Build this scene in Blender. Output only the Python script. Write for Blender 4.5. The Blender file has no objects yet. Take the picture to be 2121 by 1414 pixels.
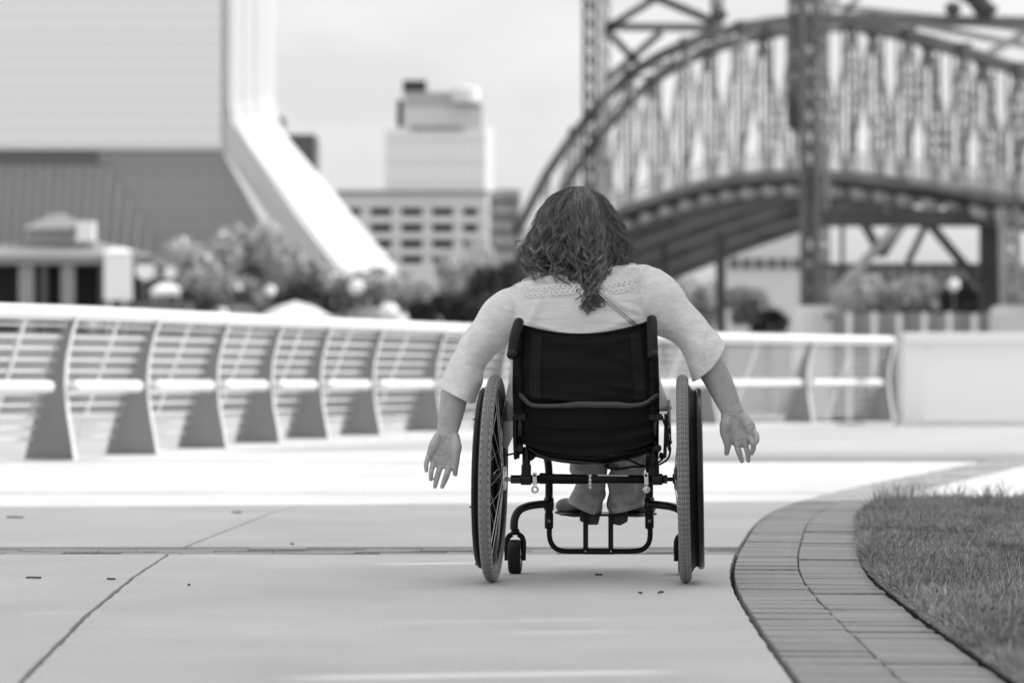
import bpy, math, random
import numpy as np
from mathutils import Vector, Matrix, noise as mnoise
from mathutils.bvhtree import BVHTree

rnd = random.Random(7)
R = math.radians
scene = bpy.context.scene
COL = scene.collection

# ------------------------------------------------------------------ camera
FPX, CX, HY, CAMZ = 6480.0, 1060.5, 782.0, 0.60      # focal length in photo pixels, centre column, horizon row, eye height
cam_d = bpy.data.cameras.new("camera"); cam = bpy.data.objects.new("camera", cam_d); COL.objects.link(cam)
cam_d.sensor_width = 36.0; cam_d.lens = FPX * 36.0 / 2121.0
cam.location = (0, 0, CAMZ)
cam.rotation_euler = (R(90) + math.atan((HY - 707) / FPX), 0, 0)
cam_d.clip_start = 0.05; cam_d.clip_end = 8000
cam_d.dof.use_dof = True; cam_d.dof.focus_distance = 9.05; cam_d.dof.aperture_fstop = 3.5
scene.camera = cam

# ------------------------------------------------------------------ sky and sun
SUN_EL, SUN_AZ = 46.0, 80.0
world = bpy.data.worlds.new("World"); scene.world = world; world.use_nodes = True
wn = world.node_tree.nodes; wl = world.node_tree.links
bgn = wn["Background"]
sky = wn.new("ShaderNodeTexSky"); sky.sky_type = 'NISHITA'; sky.sun_disc = False
sky.sun_elevation = R(SUN_EL); sky.sun_rotation = R(SUN_AZ); sky.dust_density = 3.0; sky.air_density = 1.0
bw = wn.new("ShaderNodeRGBToBW"); wl.new(sky.outputs[0], bw.inputs[0])
pw = wn.new("ShaderNodeMath"); pw.operation = 'POWER'; pw.inputs[1].default_value = 0.4; wl.new(bw.outputs[0], pw.inputs[0])
ml = wn.new("ShaderNodeMath"); ml.operation = 'MULTIPLY'; ml.inputs[1].default_value = 3.15; wl.new(pw.outputs[0], ml.inputs[0])
# thin cloud over the whole dome
wt = wn.new("ShaderNodeTexCoord"); wm = wn.new("ShaderNodeMapping"); wm.inputs['Scale'].default_value = (1, 1, 2.6)
wl.new(wt.outputs['Generated'], wm.inputs[0])
wno = wn.new("ShaderNodeTexNoise"); wno.inputs['Scale'].default_value = 9.0; wno.inputs['Detail'].default_value = 5; wl.new(wm.outputs[0], wno.inputs[0])
wr = wn.new("ShaderNodeMapRange"); wr.inputs['From Min'].default_value = .42; wr.inputs['From Max'].default_value = .68
wr.inputs['To Min'].default_value = 0.97; wr.inputs['To Max'].default_value = 1.13; wl.new(wno.outputs[0], wr.inputs[0])
m2 = wn.new("ShaderNodeMath"); m2.operation = 'MULTIPLY'; wl.new(ml.outputs[0], m2.inputs[0]); wl.new(wr.outputs[0], m2.inputs[1])
# gain added to brighten the ground: sky made brighter overhead than at the horizon
wsx = wn.new("ShaderNodeSeparateXYZ"); wl.new(wt.outputs['Generated'], wsx.inputs[0])
wz = wn.new("ShaderNodeMapRange"); wz.inputs['From Min'].default_value = 0.0; wz.inputs['From Max'].default_value = 1.0; wz.inputs['To Min'].default_value = 1.0; wz.inputs['To Max'].default_value = 1.75
wl.new(wsx.outputs[2], wz.inputs[0])
m3 = wn.new("ShaderNodeMath"); m3.operation = 'MULTIPLY'; wl.new(m2.outputs[0], m3.inputs[0]); wl.new(wz.outputs[0], m3.inputs[1])
wl.new(m3.outputs[0], bgn.inputs['Color'])
bgn.inputs['Strength'].default_value = 0.1
sd = bpy.data.lights.new("sun", 'SUN'); sun = bpy.data.objects.new("sun", sd); COL.objects.link(sun)
sd.energy = 2.0; sd.angle = R(0.53); sd.color = (1, 1, 1)
sdir = Vector((math.sin(R(SUN_AZ)) * math.cos(R(SUN_EL)), math.cos(R(SUN_AZ)) * math.cos(R(SUN_EL)), math.sin(R(SUN_EL))))
sun.rotation_euler = sdir.to_track_quat('Z', 'Y').to_euler(); sun.location = (0, 0, 60)
scene.view_settings.view_transform = 'Standard'; scene.view_settings.look = 'None'
scene.view_settings.exposure = 0.6; scene.view_settings.gamma = 1.0; scene.view_settings.use_curve_mapping = False
try:
    scene.cycles.use_denoising = True; scene.cycles.max_bounces = 6; scene.cycles.caustics_reflective = False
    scene.cycles.sample_clamp_indirect = 6
except Exception: pass

# ------------------------------------------------------------------ helpers
def Wp(px, py, D):
    return np.array([(px - CX) / FPX * D, D, CAMZ + (HY - py) / FPX * D])
def gd(py):            # ground distance of a photo row
    return CAMZ * FPX / (py - HY)
def G(px, py, z=0.0):
    D = (CAMZ - z) * FPX / (py - HY)
    return np.array([(px - CX) / FPX * D, D, z])

class MB:
    def __init__(s): s.v = []; s.f = []; s.n = 0
    def add(s, V, F):
        V = np.asarray(V, float)
        s.v.append(V); n = s.n
        s.f.extend([tuple(i + n for i in f) for f in F]); s.n += len(V); return s
    def data(s): return (np.concatenate(s.v) if s.v else np.zeros((0, 3))), s.f

def to_mesh(name, V, F, smooth=False):
    me = bpy.data.meshes.new(name)
    me.from_pydata([tuple(v) for v in V], [], [list(f) for f in F]); me.update()
    if smooth: me.polygons.foreach_set("use_smooth", [True] * len(me.polygons))
    return me
def big_mesh(name, V, Q, smooth=False):     # numpy quads/tris array (n,k)
    me = bpy.data.meshes.new(name); k = Q.shape[1]
    me.vertices.add(len(V)); me.vertices.foreach_set("co", np.ascontiguousarray(V, dtype=np.float32).ravel())
    me.loops.add(Q.size); me.loops.foreach_set("vertex_index", Q.astype(np.int32).ravel())
    me.polygons.add(len(Q)); me.polygons.foreach_set("loop_start", np.arange(0, Q.size, k, dtype=np.int32))
    me.update(calc_edges=True)
    if smooth: me.polygons.foreach_set("use_smooth", np.ones(len(Q), dtype=bool))
    me.validate(); return me
def link(name, me, mat=None, parent=None, **props):
    o = bpy.data.objects.new(name, me); COL.objects.link(o)
    if mat is not None and me is not None and not me.materials: me.materials.append(mat)
    if parent is not None: o.parent = parent
    for k, v in props.items(): o[k] = v
    return o
def obj(name, mb, mat, parent=None, smooth=False, bevel=0, subsurf=0, autos=None, **props):
    V, F = mb.data() if isinstance(mb, MB) else mb
    o = link(name, to_mesh(name, V, F, smooth), mat, parent, **props)
    if bevel:
        m = o.modifiers.new("b", 'BEVEL'); m.width = bevel; m.segments = 2; m.limit_method = 'ANGLE'
    if subsurf:
        m = o.modifiers.new("s", 'SUBSURF'); m.levels = m.render_levels = subsurf
    return o
def empty(name, label, cat, loc=(0, 0, 0), rz=0, group=None):
    o = bpy.data.objects.new(name, None); COL.objects.link(o); o.location = loc; o.rotation_euler = (0, 0, rz)
    o.empty_display_size = .2
    o["label"] = label; o["category"] = cat
    if group: o["group"] = group
    return o
def copy_tree(o, parent=None):
    c = o.copy(); COL.objects.link(c); c.parent = parent
    for ch in list(o.children): copy_tree(ch, c)
    return c

def catmull(P, m=8, closed=False):
    P = np.asarray(P, float); n = len(P)
    if n < 3 and not closed:
        return np.array([P[0] + (P[-1] - P[0]) * t for t in np.linspace(0, 1, m + 1)])
    out = []
    rng = range(n if closed else n - 1)
    for i in rng:
        if closed: p0, p1, p2, p3 = P[(i - 1) % n], P[i], P[(i + 1) % n], P[(i + 2) % n]
        else:
            p1, p2 = P[i], P[i + 1]
            p0 = P[i - 1] if i > 0 else 2 * p1 - p2
            p3 = P[i + 2] if i + 2 < n else 2 * p2 - p1
        for t in np.arange(m) / m:
            out.append(.5 * ((2 * p1) + (-p0 + p2) * t + (2 * p0 - 5 * p1 + 4 * p2 - p3) * t * t + (-p0 + 3 * p1 - 3 * p2 + p3) * t ** 3))
    if not closed: out.append(P[-1])
    return np.array(out)

def tube(P, r, n=12, closed=False, caps=True, flat=1.0, up=None):
    """round tube through P with radius r (number or one per point); flat squashes the second axis"""
    P = np.asarray(P, float); m = len(P)
    r = np.full(m, float(r)) if np.isscalar(r) else np.asarray(r, float)
    T = np.gradient(P, axis=0) if not closed else (np.roll(P, -1, 0) - np.roll(P, 1, 0))
    T /= np.linalg.norm(T, axis=1)[:, None] + 1e-12
    a = np.array(up, float) if up is not None else (np.array([0, 0, 1.]) if abs(T[0][2]) < .9 else np.array([0, 1., 0]))
    N = a - T[0] * a.dot(T[0]); N /= np.linalg.norm(N)
    V = []
    for i in range(m):
        if i > 0 or up is not None:
            if up is not None: N = a - T[i] * a.dot(T[i])
            else: N = N - T[i] * N.dot(T[i])
            N /= np.linalg.norm(N) + 1e-12
        B = np.cross(T[i], N)
        for k in range(n):
            th = 2 * math.pi * k / n
            V.append(P[i] + r[i] * (math.cos(th) * N * flat + math.sin(th) * B))
    F = []
    for i in range(m if closed else m - 1):
        j = (i + 1) % m
        for k in range(n):
            l = (k + 1) % n
            F.append((i * n + k, i * n + l, j * n + l, j * n + k))
    if caps and not closed:
        F.append(tuple(range(n))[::-1]); F.append(tuple((m - 1) * n + k for k in range(n)))
    return V, F
def cyl(a, b, r, n=14): return tube([a, b], r, n)
def box(c, s, M=None):
    c = np.array(c, float); h = np.array(s, float) / 2
    V = [np.array([x, y, z]) * h for x in (-1, 1) for y in (-1, 1) for z in (-1, 1)]
    if M is not None: V = [np.array(M) @ v for v in V]
    V = [v + c for v in V]
    F = [(0, 1, 3, 2), (4, 6, 7, 5), (0, 4, 5, 1), (2, 3, 7, 6), (0, 2, 6, 4), (1, 5, 7, 3)]
    return V, F
def beam(a, b, w, h=None, up=(0, 0, 1)):
    """square bar from a to b"""
    a = np.array(a, float); b = np.array(b, float); h = h or w
    t = b - a; L = np.linalg.norm(t); t /= L
    u = np.array(up, float)
    if abs(t.dot(u)) > .98: u = np.array([1., 0, 0])
    s = np.cross(t, u); s /= np.linalg.norm(s); u = np.cross(s, t)
    V = []
    for p in (a, b):
        for i, j in ((-1, -1), (1, -1), (1, 1), (-1, 1)):
            V.append(p + s * w / 2 * i + u * h / 2 * j)
    return V, [(0, 1, 2, 3)[::-1], (4, 5, 6, 7), (0, 1, 5, 4), (1, 2, 6, 5), (2, 3, 7, 6), (3, 0, 4, 7)]
def prism(pts, off):
    """polygon pts extruded by the vector off"""
    pts = np.asarray(pts, float); n = len(pts); V = list(pts) + list(pts + np.array(off, float))
    F = [tuple(range(n)), tuple(range(2 * n - 1, n - 1, -1))]
    for i in range(n): j = (i + 1) % n; F.append((j, i, n + i, n + j))
    return V, F
def lathe(prof, n=48, axis='x'):
    """profile (r, a) revolved about the x axis"""
    V = []; F = []; m = len(prof)
    for i in range(n):
        th = 2 * math.pi * i / n
        for r, a in prof: V.append((a, r * math.cos(th), r * math.sin(th)))
    for i in range(n):
        j = (i + 1) % n
        for k in range(m - 1): F.append((i * m + k, i * m + k + 1, j * m + k + 1, j * m + k))
    return V, F
def sphere(c, r, n=12, m=8):
    c = np.array(c, float); r = np.array([r] * 3 if np.isscalar(r) else r, float)
    V = [c + r * np.array([0, 0, 1])]
    for i in range(1, m):
        p = math.pi * i / m
        for k in range(n):
            t = 2 * math.pi * k / n; V.append(c + r * np.array([math.sin(p) * math.cos(t), math.sin(p) * math.sin(t), math.cos(p)]))
    V.append(c + r * np.array([0, 0, -1])); F = []
    for k in range(n):
        F.append((0, 1 + k, 1 + (k + 1) % n)); F.append((len(V) - 1, 1 + (m - 2) * n + (k + 1) % n, 1 + (m - 2) * n + k))
    for i in range(m - 2):
        for k in range(n): F.append((1 + i * n + k, 1 + (i + 1) * n + k, 1 + (i + 1) * n + (k + 1) % n, 1 + i * n + (k + 1) % n))
    return V, F
def flipped(VF): return VF[0], [tuple(reversed(f)) for f in VF[1]]

# ------------------------------------------------------------------ materials (all greys: the photograph is black and white)
def mat(name, g, rough=.6, metal=0, var=.0, scale=8, bump=0, bscale=60, spec=.5, stretch=(1, 1, 1), sss=0, coat=0, sheen=0, var2=0, scale2=1.2, bdist=.002, detail=4):
    m = bpy.data.materials.new(name); m.use_nodes = True; nt = m.node_tree; N = nt.nodes; Lk = nt.links
    p = N["Principled BSDF"]
    p.inputs['Base Color'].default_value = (g, g, g, 1); p.inputs['Roughness'].default_value = rough
    p.inputs['Metallic'].default_value = metal; p.inputs['Specular IOR Level'].default_value = spec
    if coat: p.inputs['Coat Weight'].default_value = coat; p.inputs['Coat Roughness'].default_value = .15
    if sheen: p.inputs['Sheen Weight'].default_value = sheen
    if sss:
        p.inputs['Subsurface Weight'].default_value = sss; p.inputs['Subsurface Radius'].default_value = (1, 1, 1); p.inputs['Subsurface Scale'].default_value = .004
    tc = N.new("ShaderNodeTexCoord"); mp = N.new("ShaderNodeMapping"); mp.inputs['Scale'].default_value = stretch
    Lk.new(tc.outputs['Object'], mp.inputs[0])
    cur = None
    if var or var2:
        cur = N.new("ShaderNodeValue"); cur.outputs[0].default_value = g; cur = cur.outputs[0]
        for v, s in ((var, scale), (var2, scale2)):
            if not v: continue
            n = N.new("ShaderNodeTexNoise"); n.inputs['Scale'].default_value = s; n.inputs['Detail'].default_value = detail; n.inputs['Roughness'].default_value = .62
            Lk.new(mp.outputs[0], n.inputs[0])
            r = N.new("ShaderNodeMapRange"); r.inputs['From Min'].default_value = .3; r.inputs['From Max'].default_value = .7
            r.inputs['To Min'].default_value = 1 - v; r.inputs['To Max'].default_value = 1 + v; Lk.new(n.outputs[0], r.inputs[0])
            k = N.new("ShaderNodeMath"); k.operation = 'MULTIPLY'; Lk.new(cur, k.inputs[0]); Lk.new(r.outputs[0], k.inputs[1]); cur = k.outputs[0]
        Lk.new(cur, p.inputs['Base Color'])
    if bump:
        n = N.new("ShaderNodeTexNoise"); n.inputs['Scale'].default_value = bscale; n.inputs['Detail'].default_value = 5; Lk.new(mp.outputs[0], n.inputs[0])
        b = N.new("ShaderNodeBump"); b.inputs['Strength'].default_value = bump; b.inputs['Distance'].default_value = bdist
        Lk.new(n.outputs[0], b.inputs['Height']); Lk.new(b.outputs[0], p.inputs['Normal'])
    m["cur"] = 0
    return m
def random_grey(m, lo, hi):
    """vary a material from object to object"""
    nt = m.node_tree; N = nt.nodes; p = N["Principled BSDF"]; inp = p.inputs['Base Color']
    oi = N.new("ShaderNodeObjectInfo"); r = N.new("ShaderNodeMapRange"); r.inputs['To Min'].default_value = lo; r.inputs['To Max'].default_value = hi
    nt.links.new(oi.outputs['Random'], r.inputs[0]); k = N.new("ShaderNodeMath"); k.operation = 'MULTIPLY'
    src = inp.links[0].from_socket if inp.links else None
    if src: nt.links.new(src, k.inputs[0])
    else: k.inputs[0].default_value = inp.default_value[0]
    nt.links.new(r.outputs[0], k.inputs[1]); nt.links.new(k.outputs[0], inp)
    return m

M_conc = mat("concrete", .58, .85, var=.13, scale=110, var2=.12, scale2=.9, bump=.9, bscale=160, spec=.3, bdist=.002, detail=8)
M_base = mat("joint_sand", .014, .95, var=.3, scale=30)
M_brick = random_grey(mat("brick_paver", .39, .85, var=.24, scale=90, bump=.9, bscale=110, spec=.3, bdist=.003, stretch=(.6, 2.2, 1)), .86, 1.06)
M_brickd = mat("brick_paver_joined", .40, .85, var=.25, scale=12, bump=.5, bscale=110, spec=.3)
M_pave2 = mat("pale_paving", .42, .8, var=.06, scale=2.5, var2=.1, scale2=.4, spec=.3)
M_steelw = mat("satin_steel_rail", .80, .38, metal=.2, var=.04, scale=6)
M_fin = mat("grey_painted_plate", .25, .5, var=.05, scale=5)
M_white = mat("white_paint", .88, .5)
M_offw = mat("off_white_render", .74, .7, var=.04, scale=1)
M_black = mat("black_powder_coat", .006, .38, spec=.22, var=.1, scale=40)
M_gloss = mat("black_gloss_tube", .010, .24, spec=.4)
M_graph = mat("graphite_tube", .035, .28, spec=.6)
M_rubber = mat("black_rubber", .009, .5, spec=.25, var=.2, scale=60)
M_plastic = mat("black_plastic", .008, .4, spec=.3)
M_tyre = mat("grey_tyre", .27, .75, var=.08, scale=30)
M_silver = mat("brushed_aluminium", .62, .28, metal=.9)
M_sling = mat("black_nylon", .0045, .6, var=.3, scale=9, bump=.25, bscale=900, spec=.17, bdist=.0008)
M_tin = mat("clear_vinyl_label", .62, .4)
# ================================================================== THE SETTING
# rail line (plan) and its height at the kerb
def wp2(px, D): return ((px - CX) / FPX * D, D)
rail_ctrl = [(-9.5, 9.0), (-7.0, 14.2), (-5.1, 19.2), (-4.25, 21.2)] + [wp2(131, 22.9), wp2(301, 24.1), wp2(446, 25.4), wp2(559, 26.5), wp2(661, 27.4), wp2(770, 28.5), wp2(901, 29.9),
             wp2(1040, 31.5), wp2(1185, 33.2), wp2(1330, 35.0), wp2(1490, 36.9), wp2(1670, 38.6), wp2(1838, 40.0)]
rail_xy = np.array(rail_ctrl)
def rail_curve(m=10): return catmull(np.c_[rail_xy, np.zeros(len(rail_xy))], m)

# river and far bank -------------------------------------------------------------
M_water = mat("river_water", .48, .3, bump=.25, bscale=.35, spec=.6, stretch=(1, 1, 1), bdist=.3, var=.15, scale=.05)
mb = MB(); mb.add([(-3000, -300, -1.6), (3000, -300, -1.6), (3000, 4000, -1.6), (-3000, 4000, -1.6)], [(0, 1, 2, 3)])
obj("water", mb, M_water, kind="structure", label="grey river water behind the curved railing")
M_bank = mat("far_bank_ground", .22, .9, var=.3, scale=.2)
mb = MB(); mb.add(*prism([(-600, 196, 3.4), (900, 196, 3.4), (900, 3500, 3.4), (-600, 3500, 3.4)], (0, 0, -7)))
obj("far_bank", mb, M_bank, kind="structure", label="far bank of the river")
mb = MB(); mb.add(*box((150, 195.5, .8), (1500, .9, 5.2)))
for i in range(70): mb.add(*box((-120 + i * 4.4, 194.9, .7), (.5, .5, 5.0)))
obj("seawall", mb, mat("seawall_concrete", .42, .8, var=.15, scale=.3), label="pale concrete seawall along the far river bank", category="wall")
# promenade body under the slabs
rc = rail_curve(6)
edge = [tuple(p[:2]) for p in rc] + [(9.5, 40.3), (30, 41.5)]
poly = [(x, y, -.045) for x, y in [(-9.8, -120)] + edge + [(60, 41.5), (60, -120)]]
mb = MB(); mb.add(*flipped(prism(poly, (0, 0, -3.0))))
# the polygon winds clockwise seen from above or not: fix with recalculated normals below
pb = obj("pavement", mb, M_base, kind="structure", label="riverside promenade pavement of pale concrete slabs")

def border_left(y):   # x of the left edge of the brick border by distance
    ys = [2.0, 4.6, 6.15, 7.9, 9.3, 10.15, 11.6, 13.27, 14.8, 16.6, 19.0, 24.6, 34]
    xs = [.56, .56, .569, .608, .66, .723, .87, 1.064, 1.32, 1.74, 2.40, 4.0, 7.0]
    return np.interp(y, ys, xs)
bctrl = catmull([(border_left(y), y, 0) for y in (2.0, 4.6, 6.2, 7.9, 9.2, 10.3, 11.6, 13.2, 14.8, 16.6, 19.2, 22, 26, 34)], 24)
seg = np.linalg.norm(np.diff(bctrl, axis=0), axis=1); bs = np.r_[0, np.cumsum(seg)]
def border_at(s):
    x = np.interp(s, bs, bctrl[:, 0]); y = np.interp(s, bs, bctrl[:, 1])
    x2 = np.interp(s + .03, bs, bctrl[:, 0]); y2 = np.interp(s + .03, bs, bctrl[:, 1])
    t = np.array([x2 - x, y2 - y]); t /= np.linalg.norm(t)
    return np.array([x, y]), t, np.array([t[1], -t[0]])   # point, along, to the right
def bx(y): return float(np.interp(y, bctrl[:, 1], bctrl[:, 0]))

# concrete slabs: long joint curve and cross joints
def jx(y): return float(np.interp(y, [0, 6.15, 8, 9.4, 10.7, 11.2, 13.9, 15, 18, 24, 32], [-.62, -.969, -1.08, -1.14, -1.173, -1.16, -1.07, -.95, -.5, 1.0, 3.2]))
def slab(xl, xr, y0, y1, name="concrete_slab", m=M_conc, z=0.0, th=.04, n=12, wob=.0028):
    """slab between two edge functions, its rim slightly rough"""
    ys = np.linspace(y0, y1, n)
    L_ = [(xl(y) + rnd.uniform(-wob, wob), y, z) for y in ys]; R_ = [(xr(y) + rnd.uniform(-wob, wob), y, z) for y in ys]
    pts = L_[::-1] + R_
    V, F = prism(pts, (0, 0, -th)); 
    # top as a strip of quads
    V = []; F = []
    for (a, b) in zip(L_, R_): V += [a, b, (a[0], a[1], z - th), (b[0], b[1], z - th)]
    for i in range(n - 1):
        a = 4 * i; b = a + 4
        F += [(a, a + 1, b + 1, b), (a + 2, a, b, b + 2), (a + 1, a + 3, b + 3, b + 1)]
    F += [(0, 2, 3, 1), (4 * (n - 1), 4 * (n - 1) + 1, 4 * (n - 1) + 3, 4 * (n - 1) + 2)]
    mbx = MB(); mbx.add(V, F)
    o = obj(name, mbx, m, pb); md = o.modifiers.new("b", 'BEVEL'); md.width = .0018; md.segments = 1; md.limit_method = 'ANGLE'
    return o
far_left = lambda y: max(-9.4, float(np.interp(y, rc[:, 1], rc[:, 0])) + .02) if y > 9 else -9.4
LJ = .0065
B0, B1 = 10.66, 11.12                                   # brick band across the walk
rows = [(-118, -60), (-60, -30), (-30, -8), (-8, 1.0), (1.0, 4.1), (4.1, 7.52), (7.52, B0 - .012), (B1 + .012, 13.55), (13.55, 16.25), (16.36, 19.0), (19.01, 22.3)]
for (y0, y1) in rows:
    g = .003
    slab(lambda y: jx(y) + LJ, lambda y: bx(y) - .014, y0 + g, y1 - g, n=60, wob=.0025)
    slab(lambda y: jx(y) - 2.6 if y < 16 else far_left(y), lambda y: jx(y) - LJ, y0 + g, y1 - g, n=26)
    if y1 <= 16.3: slab(far_left, lambda y: jx(y) - 2.6 - .012, y0 + g, y1 - g, n=12)
M_strip = mat('grey_strip_paving', .26, .85, var=.25, scale=6); M_dkst = mat('dark_strip_paving', .17, .85, var=.25, scale=3, stretch=(.4, 2, 1)); M_mdst = mat('mid_strip_paving', .30, .85, var=.3, scale=2, stretch=(.3, 2.5, 1))  # far strips get greyer, darker base colours than the slabs
# faint sawn trowel line beside the long joint
slab(far_left, lambda y: bx(y) - .015, 16.26, 16.35, "paving_strip", M_strip)
slab(far_left, lambda y: bx(y) - .015, 22.32, 22.5, "paving_strip", M_strip)
slab(far_left, lambda y: 1.25 + .5 * math.sin(y), 22.51, 25.3, "concrete_slab", M_conc)
slab(lambda y: 1.27 + .5 * math.sin(y), lambda y: bx(y) - .015, 22.51, 23.4, "paving_strip", M_dkst)
slab(lambda y: 1.27 + .5 * math.sin(y), lambda y: bx(y) - .015, 23.42, 25.3, "paving_strip", M_mdst)
slab(far_left, lambda y: 14, 25.32, 39.9, "concrete_slab", M_pave2)
# paving right of the border: behind and beside the lawn
for (y0, y1) in ((-118, -60), (-60, -30), (-30, -8), (-8, 3.55)):
    slab(lambda y: bx(y) + .45, lambda y: 58, y0, y1 - .01)
slab(lambda y: 6.6, lambda y: 58, 3.56, 15.1); slab(lambda y: 14.05, lambda y: 58, 15.15, 39.9)
slab(lambda y: bx(y) + .43, lambda y: 14, 15.2, 21.9, "concrete_slab", M_conc)
slab(lambda y: bx(y) + .43, lambda y: 14, 21.95, 22.9, "paving_strip", M_dkst)
slab(lambda y: bx(y) + .43, lambda y: 14, 22.95, 25.28, "paving_strip", M_mdst)

# bricks -------------------------------------------------------------------------
def brick_mesh(sd_):
    r = random.Random(sd_); l, w, h = .1985, .0978, .05
    V, F = box((0, 0, -h / 2), (l, w, h)); me = to_mesh("brick", V, F)
    import bmesh
    bm = bmesh.new(); bm.from_mesh(me)
    bmesh.ops.bevel(bm, geom=[e for e in bm.edges if all(v.co.z > -.001 for v in e.verts)] + [e for e in bm.edges if abs(e.verts[0].co.z - e.verts[1].co.z) > .01], offset=.0022, segments=1, affect='EDGES')
    for v in bm.verts:
        if v.co.z > -.01: v.co.x += r.uniform(-.0012, .0012); v.co.y += r.uniform(-.001, .001)
    bm.to_mesh(me); bm.free(); me.materials.append(M_brick); return me
brick_meshes = [brick_mesh(i) for i in range(5)]
def brick_at(x, y, ang, z, parent):
    o = bpy.data.objects.new("brick", rnd.choice(brick_meshes)); COL.objects.link(o); o.parent = parent
    o.location = (x, y, z); o.rotation_euler = (rnd.gauss(0, .010), rnd.gauss(0, .005), ang + rnd.gauss(0, .006))
    return o
mb = MB()
for i in range(0, len(bctrl) - 1, 4):
    j = min(i + 4, len(bctrl) - 1)
    for k in (i,):
        s0, s1 = bs[k], bs[j]; p0, t0, n0 = border_at(s0); p1, t1, n1 = border_at(s1)
        q = [p0 - n0 * .015, p0 + n0 * .43, p1 + n1 * .43, p1 - n1 * .015]
        mb.add([(a[0], a[1], -.034) for a in q], [(0, 1, 2, 3)])
bord = obj("brick_border", mb, M_base, kind="structure", label="curved border of two brick courses between concrete and lawn")
s = float(np.interp(4.3, bctrl[:, 1], bs)); cnt = 0; far = MB()
while s < bs[-1] - .2:
    for c in (0, 1):
        ss = s + (.03 if c else 0); p, t, n = border_at(ss)
        off = .1 + c * .203; q = p + n * off; zz = .002 + rnd.gauss(0, .0019) - (.004 if rnd.random() < .07 else 0)
        if q[1] > 26: continue
        if cnt < 298:
            brick_at(q[0], q[1], math.atan2(n[1], n[0]), zz, bord); cnt += 1
        else:
            a = math.atan2(n[1], n[0]); ca, sa = math.cos(a), math.sin(a)
            far.add(*box((q[0], q[1], zz - .025), (.197, .0955, .05), [[ca, -sa, 0], [sa, ca, 0], [0, 0, 1]]))
    s += .1003
obj("far_bricks", far, M_brickd, bord, kind="stuff")
# band of bricks across the walk
mb = MB(); mb.add([(-4.6, B0, -.034), (.9, B0, -.034), (.95, B1, -.034), (-4.6, B1, -.034)], [(0, 1, 2, 3)])
band = obj("brick_band", mb, M_base, kind="structure", label="narrow brick band crossing the concrete walk ahead of the chair")
for r_ in range(4):
    y = B0 + .06 + r_ * .112; x = bx(y) - .12 - (r_ % 2) * .1
    while x > -2.6:
        brick_at(x, y, 0, -.007 + rnd.gauss(0, .0045), band); x -= .2025
# low kerb under the railing
kerb = MB(); pts = catmull(np.c_[rail_xy[1:], np.zeros(len(rail_xy) - 1)], 6)
def kerb_h(y): return float(np.interp(y, [14, 23.4, 25, 27.5, 30, 34, 40], [.0, .0, .02, .07, .09, .07, .04]))
prevr = None; Vk = []; Fk = []
for i in range(len(pts)):
    t = pts[min(i + 1, len(pts) - 1)] - pts[max(i - 1, 0)]; t /= np.linalg.norm(t); n = np.array([t[1], -t[0], 0])
    z = kerb_h(pts[i][1])
    for off, zz in ((-.36, -.3), (-.36, z), (.10, z), (.10, -.02)): Vk.append(pts[i] + n * off + np.array([0, 0, zz]))
for i in range(len(pts) - 1):
    for k in range(3): a = 4 * i + k; Fk.append((a, a + 4, a + 5, a + 1))
kerb.add(Vk, Fk)
obj("kerb", kerb, mat("kerb_concrete", .6, .8, var=.05, scale=4), label="low pale concrete kerb carrying the curved railing", kind="structure")

# leaves and bits lying on the concrete
M_litter = mat("dry_leaf", .10, .8)
def litter(px, py, w, h, lab):
    p = G(px, py); mbx = MB(); n = 7
    xs = np.linspace(-w / 2, w / 2, n)
    V = []; F = []
    for i, x in enumerate(xs):
        hw = h / 2 * math.sin(math.pi * (i + .4) / (n - .2)) * rnd.uniform(.35, 1.1) + .0006; z = .003 + rnd.uniform(0, .002)
        jy = h * .35 * math.sin(i * .9 + px); V += [(x, jy - hw, z), (x, jy + hw, z + .0025), (x, jy, z - .002)]
    for i in range(n - 1):
        a = 3 * i; F += [(a, a + 3, a + 5, a + 2), (a + 2, a + 5, a + 4, a + 1)]
    mbx.add(V, F); o = obj("fallen_leaf", mbx, M_litter, label=lab, category="leaf", group="dry leaves and twigs on the concrete"); o.location = p; o.location[2] = 0.001; o.rotation_euler[2] = rnd.uniform(-.3, .3)
    m_ = o.modifiers.new("s", 'SOLIDIFY'); m_.thickness = .0012
litter(32, 1072, .075, .05, "curled dry leaf at the far left of the shaded concrete")
litter(492, 1062, .045, .05, "small dark leaf near the long joint at the shadow's edge")
litter(70, 1198, .05, .012, "thin dark twig on the left slab below the brick band")
litter(231, 1201, .025, .008, "short dark twig left of the long joint")
litter(392, 1213, .008, .012, "tiny dark fleck right of the long joint")
litter(1326, 1230, .010, .02, "crumb of dry leaf below the right rear wheel")
litter(1368, 1229, .016, .02, "curled leaf scrap right below the wheel, beside a crumb")
litter(1240, 1192, .022, .006, "thin twig between the two rear wheels")
litter(606, 1128, .012, .03, "dark leaf scrap on the brick band")

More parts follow.
